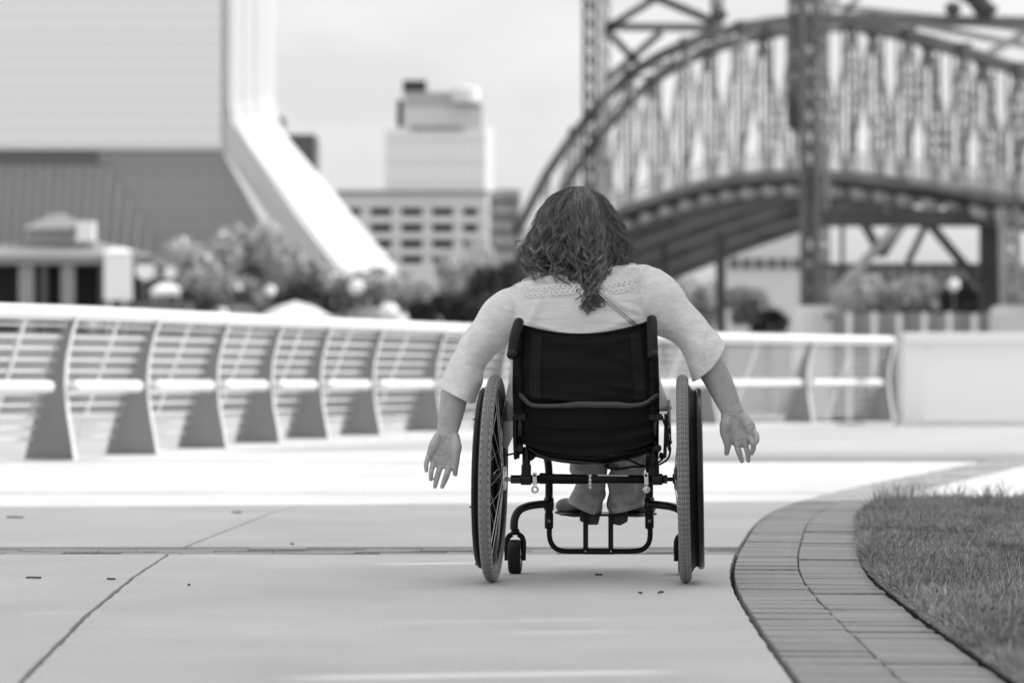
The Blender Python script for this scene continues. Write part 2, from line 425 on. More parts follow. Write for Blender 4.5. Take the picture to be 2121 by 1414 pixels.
# lawn ---------------------------------------------------------------------------
M_soil = mat("lawn_soil", .05, .95, var=.4, scale=20)
ys = np.linspace(3.6, 14.9, 60); V = []; F = []
for i, y in enumerate(ys):
    p, t, n = border_at(float(np.interp(y, bctrl[:, 1], bs)))
    q = p + n * .425
    V += [(q[0], q[1], -.03), (q[0] + .03, q[1], .012), (6.5, q[1], .03)]
for i in range(len(ys) - 1):
    a = 3 * i; F += [(a, a + 1, a + 4, a + 3), (a + 1, a + 2, a + 5, a + 4)]
mb = MB(); mb.add(V, F); obj("lawn", mb, M_soil, kind="structure", label="soil bed of the lawn beside the brick border")
rng = np.random.default_rng(3)
def grass(n, ylo, yhi, hmin, hmax, wmul=1.0, xmax=None, name_seed=0, edge_only=False, xtra=.25):
    y = ylo + (yhi - ylo) * rng.random(n) ** 1.0
    xl = np.interp(y, bctrl[:, 1], bctrl[:, 0]) + .445 + (0.10 * np.maximum(0, (y - 11)) * 0)
    # slope of the border widens the measured offset
    dxdy = np.interp(y + .05, bctrl[:, 1], bctrl[:, 0]) - np.interp(y - .05, bctrl[:, 1], bctrl[:, 0])
    xl = np.interp(y, bctrl[:, 1], bctrl[:, 0]) + .43 * np.sqrt(1 + (dxdy / .1) ** 2) - .008
    xr = y * (1090 / FPX) + xtra
    if edge_only: x = xl + rng.random(n) ** 2 * .09 - .01
    else: x = xl + (xr - xl) * rng.random(n)
    # clump heights
    cl = np.sin(x * 9.1 + y * 3.3) * np.sin(y * 7.7 - x * 4.1) * .5 + .5; cl2 = np.sin(x * 23 + 1.3 * y) * np.sin(y * 19 + x * 5) * .5 + .5
    h = hmin + (hmax - hmin) * (.25 + .45 * cl + .3 * cl2) * (.45 + .8 * rng.random(n))
    az = rng.random(n) * 2 * np.pi; lean = (.15 + .75 * rng.random(n) ** 1.5)
    if edge_only: az = np.pi + rng.normal(0, .9, n); lean += .3
    d = np.c_[np.cos(az), np.sin(az)]; w = (.0012 + .0012 * rng.random(n)) * wmul
    side = np.c_[-d[:, 1], d[:, 0]]
    # broaden to the viewer
    face = rng.normal(0, .7, n); side = np.c_[np.cos(face), np.sin(face)]
    z0 = np.full(n, .005)
    P = []
    for t_, ww in ((0, 1), (.35, .95), (.7, .65), (1, 0)):
        cx_ = x + d[:, 0] * lean * h * t_ ** 1.8 * .9; cy_ = y + d[:, 1] * lean * h * t_ ** 1.8 * .9; cz = z0 + h * (t_ - .35 * lean * t_ ** 2)
        P.append((cx_, cy_, cz, ww))
    Vs = np.zeros((n, 7, 3))
    for i, (a, b, c, ww) in enumerate(P[:3]):
        Vs[:, 2 * i] = np.c_[a - side[:, 0] * w * ww, b - side[:, 1] * w * ww, c]; Vs[:, 2 * i + 1] = np.c_[a + side[:, 0] * w * ww, b + side[:, 1] * w * ww, c]
    Vs[:, 6] = np.c_[P[3][0], P[3][1], P[3][2]]
    base = (np.arange(n) * 7)[:, None]
    T = np.concatenate([base + np.array([0, 1, 3]), base + np.array([0, 3, 2]), base + np.array([2, 3, 5]), base + np.array([2, 5, 4]), base + np.array([4, 5, 6])])
    return Vs.reshape(-1, 3), T
Vg = []; Tg = []; off = 0
for args in ((80000, 5.0, 10.5, .02, .068, 1.3), (48000, 10.0, 14.7, .02, .07, 1.8), (2200, 5, 14.6, .06, .12, 1.1), (350, 13.2, 14.7, .09, .17, 1.3)):
    v, t = grass(*args); Vg.append(v); Tg.append(t + off); off += len(v)
v, t = grass(52000, 4.6, 14.7, .02, .068, 1.8, xtra=1.7); Vg.append(v); Tg.append(t + off); off += len(v)
v, t = grass(9000, 5.0, 14.6, .02, .05, 1.1, edge_only=True); Vg.append(v); Tg.append(t + off)
M_grass = mat("grass_blade", .34, .5, var=.65, scale=60, var2=.42, scale2=2.5, spec=.4)
nt = M_grass.node_tree; p = nt.nodes["Principled BSDF"]
gm = big_mesh("grass", np.concatenate(Vg), np.concatenate(Tg))
link("grass", gm, M_grass, None, kind="stuff", label="rough uncut grass of the lawn", category="grass")

# unseen wall added at right to shade the near walk; slots shape sun streaks
M_off = mat("pale_added_wall", .78, .8, var=.05, scale=.5)
ob = empty("added_shade_wall", "tall pale added wall right of the lawn, out of view, shaped to shade the walk", "wall", (9, 0, 0))
def shade_y(x, y): return y + (9 - x) / math.tan(R(90 - (90 - SUN_AZ)))  # unused
ct = math.cos(R(SUN_AZ)) / math.sin(R(SUN_AZ))
def slotY(y, x): return y + (9.0 - x) * ct
def slotZ(x): return (9.0 - x) / math.sin(R(SUN_AZ)) * math.tan(R(SUN_EL))
slots = []     # (Y centre, width, z0, z1)
for (pxa, pxb, py, wd) in ((520, 1360, 1396, .085), (960, 1290, 1308, .045), (700, 1290, 1284, .035), (730, 985, 1166, .08), (1080, 1200, 1166, .06), (0, 160, 1268, .05), (0, 560, 1218, .022), (780, 880, 1203, .04), (340, 480, 1148, .07), (1100, 1500, 1240, .018), (300, 700, 1330, .015), (1150, 1480, 1345, .02)):
    D = gd(py); xa = (pxa - CX) / FPX * D; xb = (pxb - CX) / FPX * D
    slots.append((slotY(D, (xa + xb) / 2), wd, slotZ(xb), slotZ(xa)))
slots.sort()
Yend = slotY(15.0, 0); H = 22.0; wall = MB(); T_ = .12
ys_ = [-35.0]; 
# merge slots that share a Y range by splitting the wall into vertical strips
edges = sorted(set([-6.0, Yend] + [round(s_[0] - s_[1] / 2, 4) for s_ in slots] + [round(s_[0] + s_[1] / 2, 4) for s_ in slots]))
for a, b in zip(edges[:-1], edges[1:]):
    mid = (a + b) / 2; holes = sorted([(s_[2], s_[3]) for s_ in slots if abs(mid - s_[0]) < s_[1] / 2])
    z = 0
    for h0, h1 in holes:
        if h0 > z: wall.add(*box((T_ / 2, mid, (z + h0) / 2), (T_, b - a, h0 - z)))
        z = max(z, h1)
    wall.add(*box((T_ / 2, mid, (z + H) / 2), (T_, b - a, H - z)))
obj("wall", wall, M_off, ob)
mb = MB(); mb.add(*box((T_ / 2, (Yend - 6) / 2, H + .15), (.5, Yend + 6.2, .3))); obj("added_wall_top", mb, M_off, ob)
# ================================================================== RAILING
rail_root = empty("railing", "curved white steel railing with blade posts and thin cables along the river", "railing")
rcz = catmull(np.c_[rail_xy, np.zeros(len(rail_xy))], 10)
RZ = 1.07
mb = MB(); P = []
for i in range(len(rcz)):
    t = rcz[min(i + 1, len(rcz) - 1)] - rcz[max(i - 1, 0)]; t /= np.linalg.norm(t); n = np.array([t[1], -t[0], 0])
    P.append(rcz[i] + n * .06 + np.array([0, 0, RZ]))
mb.add(*tube(np.array(P), .058, 14)); obj("top_rail", mb, M_steelw, rail_root, smooth=True)
# frame at a rail point: along t, toward the walk n
def rail_frame(x, y):
    d = np.hypot(rcz[:, 0] - x, rcz[:, 1] - y); i = int(d.argmin())
    t = rcz[min(i + 2, len(rcz) - 1)] - rcz[max(i - 2, 0)]; t /= np.linalg.norm(t)
    return rcz[i], t, np.array([t[1], -t[0], 0])
def prof_in(z):   # walk-side edge of the blade (offset along n) by height
    return float(np.interp(z, [0, .15, .35, .55, .75, .95, 1.04], [.10, .075, .035, .015, .03, .085, .12]))
def prof_out(z):
    return float(np.interp(z, [0, .25, .5, .75, .95, 1.04], [-.34, -.27, -.19, -.10, -.01, .02]))
posts = [tuple(p[:2]) for p in catmull(np.c_[rail_xy[1:5], np.zeros(4)], 1)][:-1]
posts = [(-6.3, 16.4), (-5.75, 17.7), (-5.25, 18.9), (-4.75, 20.1), (-4.28, 21.2)]
posts = [(-5.35, 18.6), (-4.9, 19.75), (-4.42, 20.85), (-3.88, 22.0)] + [wp2(131, 22.9), wp2(301, 24.1), wp2(446, 25.4), wp2(559, 26.5), wp2(661, 27.4), wp2(770, 28.5), wp2(901, 29.9),
         wp2(1045, 31.4), wp2(1185, 33.2), wp2(1330, 35.0), wp2(1475, 36.7), wp2(1672, 38.6), wp2(1838, 39.95)]
M_edge = M_steelw
frames = []
for (x, y) in posts:
    c, t, n = rail_frame(x, y); frames.append((c, t, n)); zb = kerb_h(c[1])
    zs = np.linspace(zb, 1.03, 14); pts = []
    for z in zs: pts.append(c + n * prof_in(z) + np.array([0, 0, z]))
    for z in zs[::-1]: pts.append(c + n * prof_out(z) + np.array([0, 0, z]))
    mb = MB(); mb.add(*prism([p - t * .006 for p in pts], t * .012))
    post = obj("blade_post", mb, M_fin, rail_root)
    mb = MB(); q = [c + n * (prof_in(z) + .006) + np.array([0, 0, z]) for z in zs]
    for a, b in zip(q[:-1], q[1:]): mb.add(*beam(a, b, .034, .010, up=n))
    obj("flange", mb, M_edge, post)
for k in range(len(frames) - 1):
    (c0, t0, n0), (c1, t1, n1) = frames[k], frames[k + 1]
    mid = (c0 + c1) / 2; n = (n0 + n1) / 2
    mc, mt, mn = rail_frame(mid[0], mid[1])
    mb = MB(); z0 = kerb_h(mc[1])
    mb.add(*beam(mc + mn * -.33 + np.array([0, 0, z0]), mc + mn * .07 + np.array([0, 0, 1.03]), .026, .014, up=mn)); obj("brace", mb, M_steelw, rail_root)
    a = c0 + n0 * .07 + t0 * .02; b = c1 + n1 * .07 - t1 * .24; L_ = np.linalg.norm(b - a); d = (b - a) / L_
    z = np.array([0, 0, .535]); Pt = [a + d * s_ + z for s_ in (0, .008, .025, .05)] + [b - d * s_ + z for s_ in (.05, .025, .008, 0)]
    mb = MB(); mb.add(*tube(np.array(Pt), [.006, .03, .044, .048, .048, .044, .03, .006], 12)); obj("mid_tube", mb, M_steelw, rail_root, smooth=True)
for j in range(11):
    z = .15 + j * .083
    if abs(z - .535) < .03: continue
    mb = MB(); off = prof_out(z) + .05
    Pc = []
    for i in range(10, len(rcz)):
        t = rcz[min(i + 1, len(rcz) - 1)] - rcz[i - 1]; t /= np.linalg.norm(t); n = np.array([t[1], -t[0], 0]); Pc.append(rcz[i] + n * off + np.array([0, 0, z]))
    mb.add(*tube(np.array(Pc), .0098, 6)); obj("cable", mb, M_steelw, rail_root, smooth=True)

# white screen wall at the right end of the railing
wlr = empty("panel_wall", "low white panelled wall closing the right end of the railing", "wall", (4.9, 39.4, 0))
def lw(c, s_): return box((c[0], c[1], c[2]), s_)
M_wl = mat("gloss_white_panel", .96, .25, coat=.5)
mb = MB(); mb.add(*lw((2.2, .0, .56), (4.4, .22, 1.0))); obj("panel", mb, M_wl, wlr)
mb = MB(); mb.add(*lw((.13, -.12, .58), (.26, .14, 1.16))); mb.add(*lw((2.5, -.10, 1.10), (5.0, .34, .13))); obj("frame", mb, M_white, wlr, bevel=.01)
mb = MB(); mb.add(*lw((2.3, -.06, .03), (4.2, .3, .06))); obj("plinth", mb, M_offw, wlr)

# ================================================================== FAR SIDE OF THE RIVER
def ppoly(pts, D, depth, dD=0):
    """solid from a photo outline at distance D, extruded away from the viewer"""
    P = [Wp(x, y, D) for x, y in pts]; return prism(P, (0, depth, 0))
def pbox(x0, x1, y0, y1, D, depth):
    a = Wp(x0, y1, D); b = Wp(x1, y0, D); return box(((a[0] + b[0]) / 2, D + depth / 2, (a[2] + b[2]) / 2), (b[0] - a[0], depth, b[2] - a[2]))
def yground(D, z=3.4): return HY - (z - CAMZ) * FPX / D
# --- the large tower on the left
tw = empty("office_tower", "huge pale glass tower with flared white corner leg at the left", "building", tuple(Wp(200, yground(300), 300)))
twp = np.array(tw.location)
def T_obj(name, mbx, m, root, **k):
    V, F = mbx.data(); return obj(name, (V - np.array(root.location), F), m, root, **k)
def facade_mat(name, g, gl, sx, sz, w=.12, rough=.3):
    m = mat(name, g, rough, var=.04, scale=.05); nt = m.node_tree; N = nt.nodes; p = N["Principled BSDF"]
    p.inputs['Metallic'].default_value = .55; tc = N.new("ShaderNodeTexCoord"); sp = N.new("ShaderNodeSeparateXYZ"); nt.links.new(tc.outputs['Object'], sp.inputs[0])
    def line(out, s_):
        a = N.new("ShaderNodeMath"); a.operation = 'MULTIPLY'; a.inputs[1].default_value = 1 / s_; nt.links.new(out, a.inputs[0])
        b = N.new("ShaderNodeMath"); b.operation = 'FRACT'; nt.links.new(a.outputs[0], b.inputs[0])
        c = N.new("ShaderNodeMath"); c.operation = 'LESS_THAN'; c.inputs[1].default_value = w; nt.links.new(b.outputs[0], c.inputs[0]); return c.outputs[0]
    mx = N.new("ShaderNodeMath"); mx.operation = 'MAXIMUM'; nt.links.new(line(sp.outputs[0], sx), mx.inputs[0]); nt.links.new(line(sp.outputs[2], sz), mx.inputs[1])
    mix = N.new("ShaderNodeMix"); mix.data_type = 'FLOAT'; mix.inputs[2].default_value = g; mix.inputs[3].default_value = gl
    nt.links.new(mx.outputs[0], mix.inputs[0]); nt.links.new(mix.outputs[0], p.inputs['Base Color']); return m
M_fac = facade_mat("pale_glass_grid", .88, .97, .95, 1.35, .2)
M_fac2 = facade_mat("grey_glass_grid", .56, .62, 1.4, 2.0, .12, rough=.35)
mb = MB(); mb.add(*pbox(-500, 458, -700, 309, 300, 3.5)); T_obj("facade", mb, M_fac, tw)
mb = MB(); mb.add(*pbox(-500, 459, 300, 309.5, 299.9, .3)); T_obj("sill", mb, M_offw, tw)
# corner leg: inner bevel strip and outer broad white face turned to the sun
M_twh = mat("white_tower_stone", .68, .6, var=.03, scale=.05)
M_twg = mat("pale_tower_stone", .72, .6, var=.06, scale=.05)
def face3(pairs, th):
    """ribbon of (inner px,py,D, outer px,py,D) rows given some thickness to the back"""
    V = []; F = []
    for a, b in pairs:
        A = Wp(*a); B = Wp(*b); V += [A, B, A + np.array([0, th, 0]), B + np.array([0, th, 0])]
    for i in range(len(pairs) - 1):
        a = 4 * i; b = a + 4; F += [(a, a + 1, b + 1, b), (a + 2, b + 2, b + 3, a + 3), (a, b, b + 2, a + 2), (a + 1, a + 3, b + 3, b + 1)]
    F += [(0, 2, 3, 1), (len(V) - 4, len(V) - 3, len(V) - 1, len(V) - 2)]
    return V, F
mb = MB(); mb.add(*face3([((474, -700, 300), (562, -700, 304.5)), ((474, 215, 300), (562, 195, 304.5)), ((478, 243, 300), (568, 232, 304.5)), ((484, 262, 300), (578, 258, 304.5)), ((500, 290, 300), (600, 292, 304.5)), ((640, 480, 300), (740, 458, 304.5)), ((832, 722, 300), (960, 722, 304.5))], 3)); T_obj("corner_leg", mb, M_twh, tw)
rows_l = [((474, -700, 300), (562, -700, 304.5)), ((474, 215, 300), (562, 195, 304.5)), ((478, 243, 300), (568, 232, 304.5)), ((484, 262, 300), (578, 258, 304.5)), ((500, 290, 300), (600, 292, 304.5)), ((640, 480, 300), (740, 458, 304.5)), ((832, 722, 300), (960, 722, 304.5))]
for f0, f1 in ((.10, .13), (.36, .40), (.62, .645)):
    prs = []
    for A_, B_ in rows_l:
        A_, B_ = np.array(A_, float), np.array(B_, float); q0 = A_ + (B_ - A_) * f0; q1 = A_ + (B_ - A_) * f1; q0[2] -= .12; q1[2] -= .12; prs.append((tuple(q0), tuple(q1)))
    mb = MB(); mb.add(*face3(prs, .3)); T_obj("leg_rib", mb, M_twg, tw)
mb = MB(); mb.add(*face3([((454, -700, 300.6), (473.5, -700, 300)), ((456, 305, 300.6), (473.5, 240, 300)), ((590, 500, 301), (639, 481, 300)), ((720, 722, 301.4), (830, 722, 300))], 3)); T_obj("leg_return", mb, M_twg, tw)
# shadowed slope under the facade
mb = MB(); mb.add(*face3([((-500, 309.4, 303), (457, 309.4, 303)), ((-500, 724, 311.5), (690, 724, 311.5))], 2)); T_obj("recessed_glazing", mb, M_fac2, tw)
M_rib = mat("grey_metal_rib", .75, .5)
for i in range(16):
    x0 = -12 + i * 20.5
    mb = MB(); ytop = 342 if i < 12 else 342 + (i - 11) * 34
    f0 = (ytop - 309) / 300; a = Wp(x0 + 12, ytop, 302.6 + 6.2 * f0); b = Wp(x0 - 14, 715, 310.9); mb.add(*beam(a, b, .28, .5)); T_obj("rib", mb, M_rib, tw)
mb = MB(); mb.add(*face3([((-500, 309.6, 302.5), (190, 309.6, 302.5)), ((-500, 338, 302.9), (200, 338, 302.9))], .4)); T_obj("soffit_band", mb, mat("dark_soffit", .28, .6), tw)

# --- distant buildings
def building(name, label, x0, x1, ytop, D, depth, m, group=None, ybase=None):
    yb = yground(D) if ybase is None else ybase
    r_ = empty(name, label, "building", tuple(Wp((x0 + x1) / 2, yb, D)), group=group)
    mb = MB(); mb.add(*pbox(x0, x1, ytop, yb + 3, D, depth)); T_obj("wall", mb, m, r_); return r_
M_twr = facade_mat("pale_tower_grid", .97, .84, 1.05, 3.6, .3, rough=.5)
mt = building("high_rise", "mid-distance pale high rise stepped at the top, behind the parking garage", 798, 1004, 268, 520, 16, M_twr)
for nm, x0, x1, y0, y1, m, d in (("upper_storey", 824, 1000, 222, 268, mat("pale_storey", .75, .6), 14), ("penthouse", 838, 997, 190, 222, mat("grey_penthouse", .5, .6), 12), ("lift_housing", 834, 882, 166, 190, mat("dark_housing", .05, .6), 6), ("dark_corner", 822, 834, 205, 262, mat("dark_glass_strip", .10, .3), 6), ("window_band", 850, 960, 262, 268.5, mat("window_band_grey", .28, .4), 14.6)):
    mb = MB(); mb.add(*pbox(x0, x1, y0, y1, 520 - (.5 if 'band' in nm else 0), d)); T_obj(nm, mb, m, mt)
mb = MB(); mb.add(*lathe([(0, 0), (2.4, 0), (2.4, 2.2), (1.6, 2.5), (0, 2.5)], 20)); V, F = mb.data(); V = V[:, [2, 1, 0]] + Wp(965, 212, 519); mbx = MB(); mbx.add(V, F); T_obj("roof_drum", mbx, M_white, mt)
V, F = face3([((1004.5, 262, 520), (1022, 262, 530)), ((1004.5, 396, 520), (1022, 396, 530))], .5); mb = MB(); mb.add(V, F); T_obj("side_wall", mb, M_twh, mt)
# parking garage with dark openings
pg = empty("parking_garage", "pale multi-storey parking garage with rows of dark openings", "building", tuple(Wp(850, yground(430), 430)))
M_gar = mat("garage_concrete", .74, .8, var=.06, scale=.1)
mb = MB()
for y0, y1 in ((400, 430), (446, 463), (480, 496), (513, 529), (545, 760)): mb.add(*pbox(700, 1008, y0, y1, 430, 12))
T_obj("deck_slabs", mb, M_gar, pg)
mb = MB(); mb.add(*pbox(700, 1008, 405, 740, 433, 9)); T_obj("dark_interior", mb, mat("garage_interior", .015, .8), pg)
for i, xx in enumerate((700, 757, 821, 885, 949, 1000)):
    for y0, y1 in ((430, 446), (463, 480), (496, 513), (529, 545)):
        mb = MB(); mb.add(*pbox(xx - (3 if i == 0 else 10), xx + 10, y0 - .2, y1 + .2, 430.15, 1)); T_obj("pier", mb, M_gar, pg)
mb = MB(); mb.add(*pbox(696, 1010, 394, 400, 429.5, 3)); T_obj("parapet", mb, mat("grey_parapet", .25, .7), pg)
M_far = mat("far_pale_wall", .5, .7, var=.05, scale=.1); M_fard = mat("far_grey_wall", .12, .6, var=.1, scale=.1)
building("dark_office_block", "small dark block peeping over the tower's white sloping leg", 586, 652, 278, 620, 14, M_fard)
building("rooftop_stair_block", "small dark roof block right beside the white tower corner", 564, 586, 242, 600, 8, M_fard)
bb = building("office_block", "pale low block behind the left end of the bridge arch", 1014, 1078, 392, 560, 14, mat("far_mottled", .45, .7, var=.35, scale=.25))
for i in range(4):
    for j in range(3):
        mb = MB(); mb.add(*pbox(1020 + j * 19, 1032 + j * 19, 410 + i * 32, 424 + i * 32, 559.7, .5)); T_obj("window", mb, M_fard, bb)
b3 = building("white_hall", "long white building under the bridge between the two steel legs", 1500, 1668, 470, 330, 15, M_offw)
for i in range(6):
    mb = MB(); mb.add(*pbox(1512 + i * 26, 1530 + i * 26, 535, 556, 329.7, .5)); T_obj("window", mb, M_fard, b3)
b4 = building("long_terrace", "low grey terrace with rows of dark windows beyond the bridge's right piers", 1668, 2180, 548, 360, 12, mat("terrace_wall", .30, .7, var=.25, scale=.2))
for i in range(20):
    mb = MB(); mb.add(*pbox(1680 + i * 25, 1694 + i * 25, 560, 584, 359.7, .5)); T_obj("window", mb, M_fard, b4)

# --- trees and shrubs
M_leaf = mat("tree_leaf", .40, .5, var=.6, scale=.6, spec=.6); M_leafd = mat("dark_leaf", .06, .6, var=.5, scale=.6)
M_leafl = mat("pale_leaf", .60, .5, var=.4, scale=.6, spec=.6); M_trunk = mat("bark", .09, .9)
rt = np.random.default_rng(11)
def crown(c, r, n, leaf, blobs=9):
    c = np.array(c); r = np.array(r); B = []
    for k in range(blobs):
        d = rt.normal(size=3); d /= np.linalg.norm(d); B.append((c + d * r * rt.uniform(.25, .68), r * rt.uniform(.32, .55)))
    idx = rt.integers(0, blobs, n); bc = np.array([b[0] for b in B])[idx]; br = np.array([b[1] for b in B])[idx]
    d = rt.normal(size=(n, 3)); d /= np.linalg.norm(d, axis=1)[:, None]
    P = bc + d * br * (rt.uniform(.55, 1.08, n) ** .5)[:, None]
    a = rt.normal(size=(n, 3)); a /= np.linalg.norm(a, axis=1)[:, None]; b = np.cross(a, rt.normal(size=(n, 3))); b /= np.linalg.norm(b, axis=1)[:, None]
    s_ = leaf * rt.uniform(.6, 1.4, n)[:, None]
    V = np.stack([P - a * s_, P + b * s_ * .55, P + a * s_, P - b * s_ * .55], 1).reshape(-1, 3)
    return V, np.arange(4 * n).reshape(-1, 4)
def tree(label, px, ytop, ybot, wpx, D, m, n=3200, group="trees on the far bank", trunk=True, name="tree", cat="tree", leaf=.33):
    base = Wp(px, ybot, D); base[2] = 3.4; top = Wp(px, ytop, D); h = top[2] - base[2]; w = wpx * (1.35 if trunk else 1.1) / FPX * D / 2
    r_ = empty(name, label, cat, tuple(base), group=group)
    V, Q = crown((0, 0, h * (.60 if trunk else .48)), (w, w * .9, h * (.44 if trunk else .52)), n, leaf)
    link("crown", big_mesh("crown", V, Q), m, r_)
    if trunk:
        mb = MB(); mb.add(*tube([(0, 0, -.1), (.1, 0, h * .2), (0, .1, h * .45), (.1, 0, h * .8)], [.3, .24, .16, .04], 8))
        for k in range(5):
            a = k * 2.4; z = h * (.28 + .09 * k); mb.add(*tube([(0, 0, z), (math.cos(a) * w * .35, math.sin(a) * w * .35, z + h * .12), (math.cos(a) * w * .6, math.sin(a) * w * .6, z + h * .2)], [.1, .07, .02], 6))
        obj("trunk", mb, M_trunk, r_, smooth=True)
    return r_
for (lab, px, yt, w, D, m) in (
    ("pale rounded tree right of the white booth, left-hand in the tree row", 370, 498, 90, 214, M_leafl),
    ("broad grey tree below the tower's dark glazing, second in the row", 430, 478, 110, 222, M_leafl),
    ("tall bushy tree in the middle of the row under the tower", 505, 472, 110, 226, M_leaf),
    ("full tree under the inner foot of the white leg", 575, 476, 110, 224, M_leafl),
    ("tree in front of the white leg's lower slope", 645, 520, 100, 216, M_leaf),
    ("low tree at the foot of the white leg", 712, 556, 100, 212, M_leaf),
    ("small pale tree right of the leg's foot, below the garage", 782, 560, 86, 214, M_leafl),
    ("small grey tree before the garage's right half", 850, 566, 80, 212, M_leafl),
    ("dark spreading tree low in the left row behind the rail", 405, 568, 110, 205, M_leaf),
    ("dark low tree in front of the row's centre", 520, 572, 110, 203, M_leaf),
    ("low dark tree in front of the leg, right of centre", 620, 585, 100, 203, M_leafd),
    ("thin tall tree before the garage's right end", 940, 505, 70, 330, M_leafl),
    ("feathery tree between garage and dark mound", 985, 490, 60, 300, M_leafl),
    ("grey tree under the bridge deck just right of the woman's shoulder", 1400, 560, 100, 214, M_leafl),
    ("rounded tree under the bridge before the white hall's left end", 1465, 580, 90, 210, M_leafl),
    ("dark bush-like tree left of the bridge's main leg", 1560, 590, 90, 206, M_leaf),
    ("pale tree seen between the diagonal braces under the deck", 1800, 575, 90, 214, M_leafl),
    ("grey tree right of the braces under the deck", 1890, 572, 90, 212, M_leaf),
    ("dark tree left of the dark steel leg at the right", 1985, 580, 90, 210, M_leafd),
    ("tree at the right edge behind the laced leg", 2100, 560, 90, 216, M_leaf)):
    tree(lab, px, yt, yground(D), w, D, m)
for (lab, px, yt, w, D, m, nm) in (
    ("dark ivy mound, its upper part just left of her shoulder", 1010, 560, 130, 208, M_leafd, "shrub"),
    ("dark ivy mound, lower left end of the slope", 935, 600, 120, 203, M_leafd, "shrub"),
    ("dark ivy mound beside her upper arm", 1065, 540, 120, 209, M_leafd, "shrub"),
    ("dark clipped shrub at the seawall left of the dark mound", 875, 628, 50, 200, M_leafd, "shrub"),
    ("low grey shrub behind the rail before the tree row", 470, 640, 120, 199, M_leaf, "shrub"),
    ("low pale shrub behind the rail under the leg", 760, 640, 90, 199, M_leafl, "shrub"),
    ("low shrub left of the pier cap under the bridge", 1600, 640, 80, 200, M_leafd, "shrub")):
    tree(lab, px, yt, yground(D), w, D, m, n=2600, trunk=False, name=nm, cat="shrub", group="shrubs at the seawall")

# --- pavilion with cupola, left
Dp = 198
pv = empty("pavilion", "low dark waterfront pavilion with pale hipped roof and cupola at the far left", "building", tuple(Wp(90, yground(Dp), Dp)))
M_roof = mat("pale_metal_roof", .27, .6, var=.06, scale=.5); M_dark = mat("dark_interior_wall", .02, .7)
def hip(x0, x1, y0, y1, xt0, xt1, D, depth):
    a0 = Wp(x0, y1, D); a1 = Wp(x1, y1, D); t0 = Wp(xt0, y0, D); t1 = Wp(xt1, y0, D); 
    V = [a0, a1, a1 + [0, depth, 0], a0 + [0, depth, 0], t0 + [0, depth * .4, 0], t1 + [0, depth * .4, 0], t1 + [0, depth * .6, 0], t0 + [0, depth * .6, 0]]
    return V, [(0, 1, 5, 4), (1, 2, 6, 5), (2, 3, 7, 6), (3, 0, 4, 7), (4, 5, 6, 7), (3, 2, 1, 0)]
mb = MB(); mb.add(*hip(-120, 325, 496, 530, 20, 190, Dp, 9)); T_obj("roof", mb, M_roof, pv)
mb = MB(); mb.add(*pbox(-120, 322, 530, 547, Dp - .2, 9.4)); T_obj("fascia", mb, mat("grey_fascia", .22, .6), pv)
mb = MB(); mb.add(*pbox(-110, 300, 547, 720, Dp + 3, 5)); T_obj("wall", mb, M_dark, pv)
for x0, x1 in ((-60, -45), (38, 70), (85, 96), (126, 154), (205, 216), (288, 300)):
    mb = MB(); mb.add(*pbox(x0, x1, 547, 700, Dp + .3, .5)); T_obj("column", mb, mat("pale_column", .30, .6) if x1 - x0 > 20 else mat("grey_post", .1, .6), pv)
mb = MB(); mb.add(*pbox(58, 152, 474, 505, Dp + 3.2, 2.6)); T_obj("cupola", mb, mat("cupola_wall", .45, .6), pv)
mb = MB(); mb.add(*hip(42, 172, 440, 474, 100, 124, Dp + 2.2, 4.4)); T_obj("cupola_roof", mb, M_roof, pv)
mb = MB(); mb.add(*pbox(158, 194, 458, 500, Dp + 2.0, 1.2)); T_obj("chimney", mb, M_white, pv)
# white things on the quay
bt = empty("ticket_booth", "tall narrow white booth at the right end of the dark pavilion", "booth", tuple(Wp(243, yground(197), 197)))
mb = MB(); mb.add(*pbox(215, 270, 522, 622, 197, 1.4)); T_obj("cabin", mb, M_white, bt)
mb = MB(); mb.add(*hip(208, 278, 512, 523, 230, 256, 196.8, 1.8)); T_obj("roof", mb, M_white, bt)
mb = MB(); mb.add(*pbox(222, 230, 622, 692, 197.4, .2)); mb.add(*pbox(254, 262, 622, 692, 197.4, .2)); T_obj("post", mb, M_offw, bt)
tn_ = empty("market_tent", "low white market tent on the dark terrace right of the white booth", "tent", tuple(Wp(342, 625, 197)))
mb = MB(); mb.add(*hip(312, 372, 584, 600, 334, 350, 197, 2.2)); mb.add(*pbox(312, 372, 600, 611, 197, .08)); T_obj("canopy", mb, M_white, tn_)
for xx in (314, 340, 369):
    mb = MB(); mb.add(*pbox(xx, xx + 2.5, 600, 625, 197.1, .08)); T_obj("pole", mb, M_steelw, tn_)
for px, py, rr, lab in ((301, 560, .62, "large round white sign above the market tent, nearer the booth"), (352, 564, .38, "smaller round white sign above the right end of the market tent")):
    sg = empty("round_sign", lab, "sign", tuple(Wp(px, 625, 198)))
    V, F = lathe([(0, 0), (rr, 0), (rr, .08), (0, .08)], 24); mb = MB(); mb.add(np.array(V)[:, [1, 0, 2]] + Wp(px, py, 197.8), F); T_obj("disc", mb, M_white, sg)
    a_ = Wp(px, py, 198); mb = MB(); mb.add(*cyl(a_, (a_[0], a_[1], Wp(px, 625, 198)[2]), .05, 6)); T_obj("pole", mb, M_fard, sg)
mb = MB(); mb.add(*pbox(272, 388, 625, 760, 196.6, 4)); V, F = mb.data(); obj("loading_terrace", (V, F), M_fard, None, label="dark raised terrace under the white market tent", category="terrace")
um = empty("parasol", "large pale parasol on the quay behind the rail, left of centre", "parasol", tuple(Wp(615, yground(192), 196.5)))
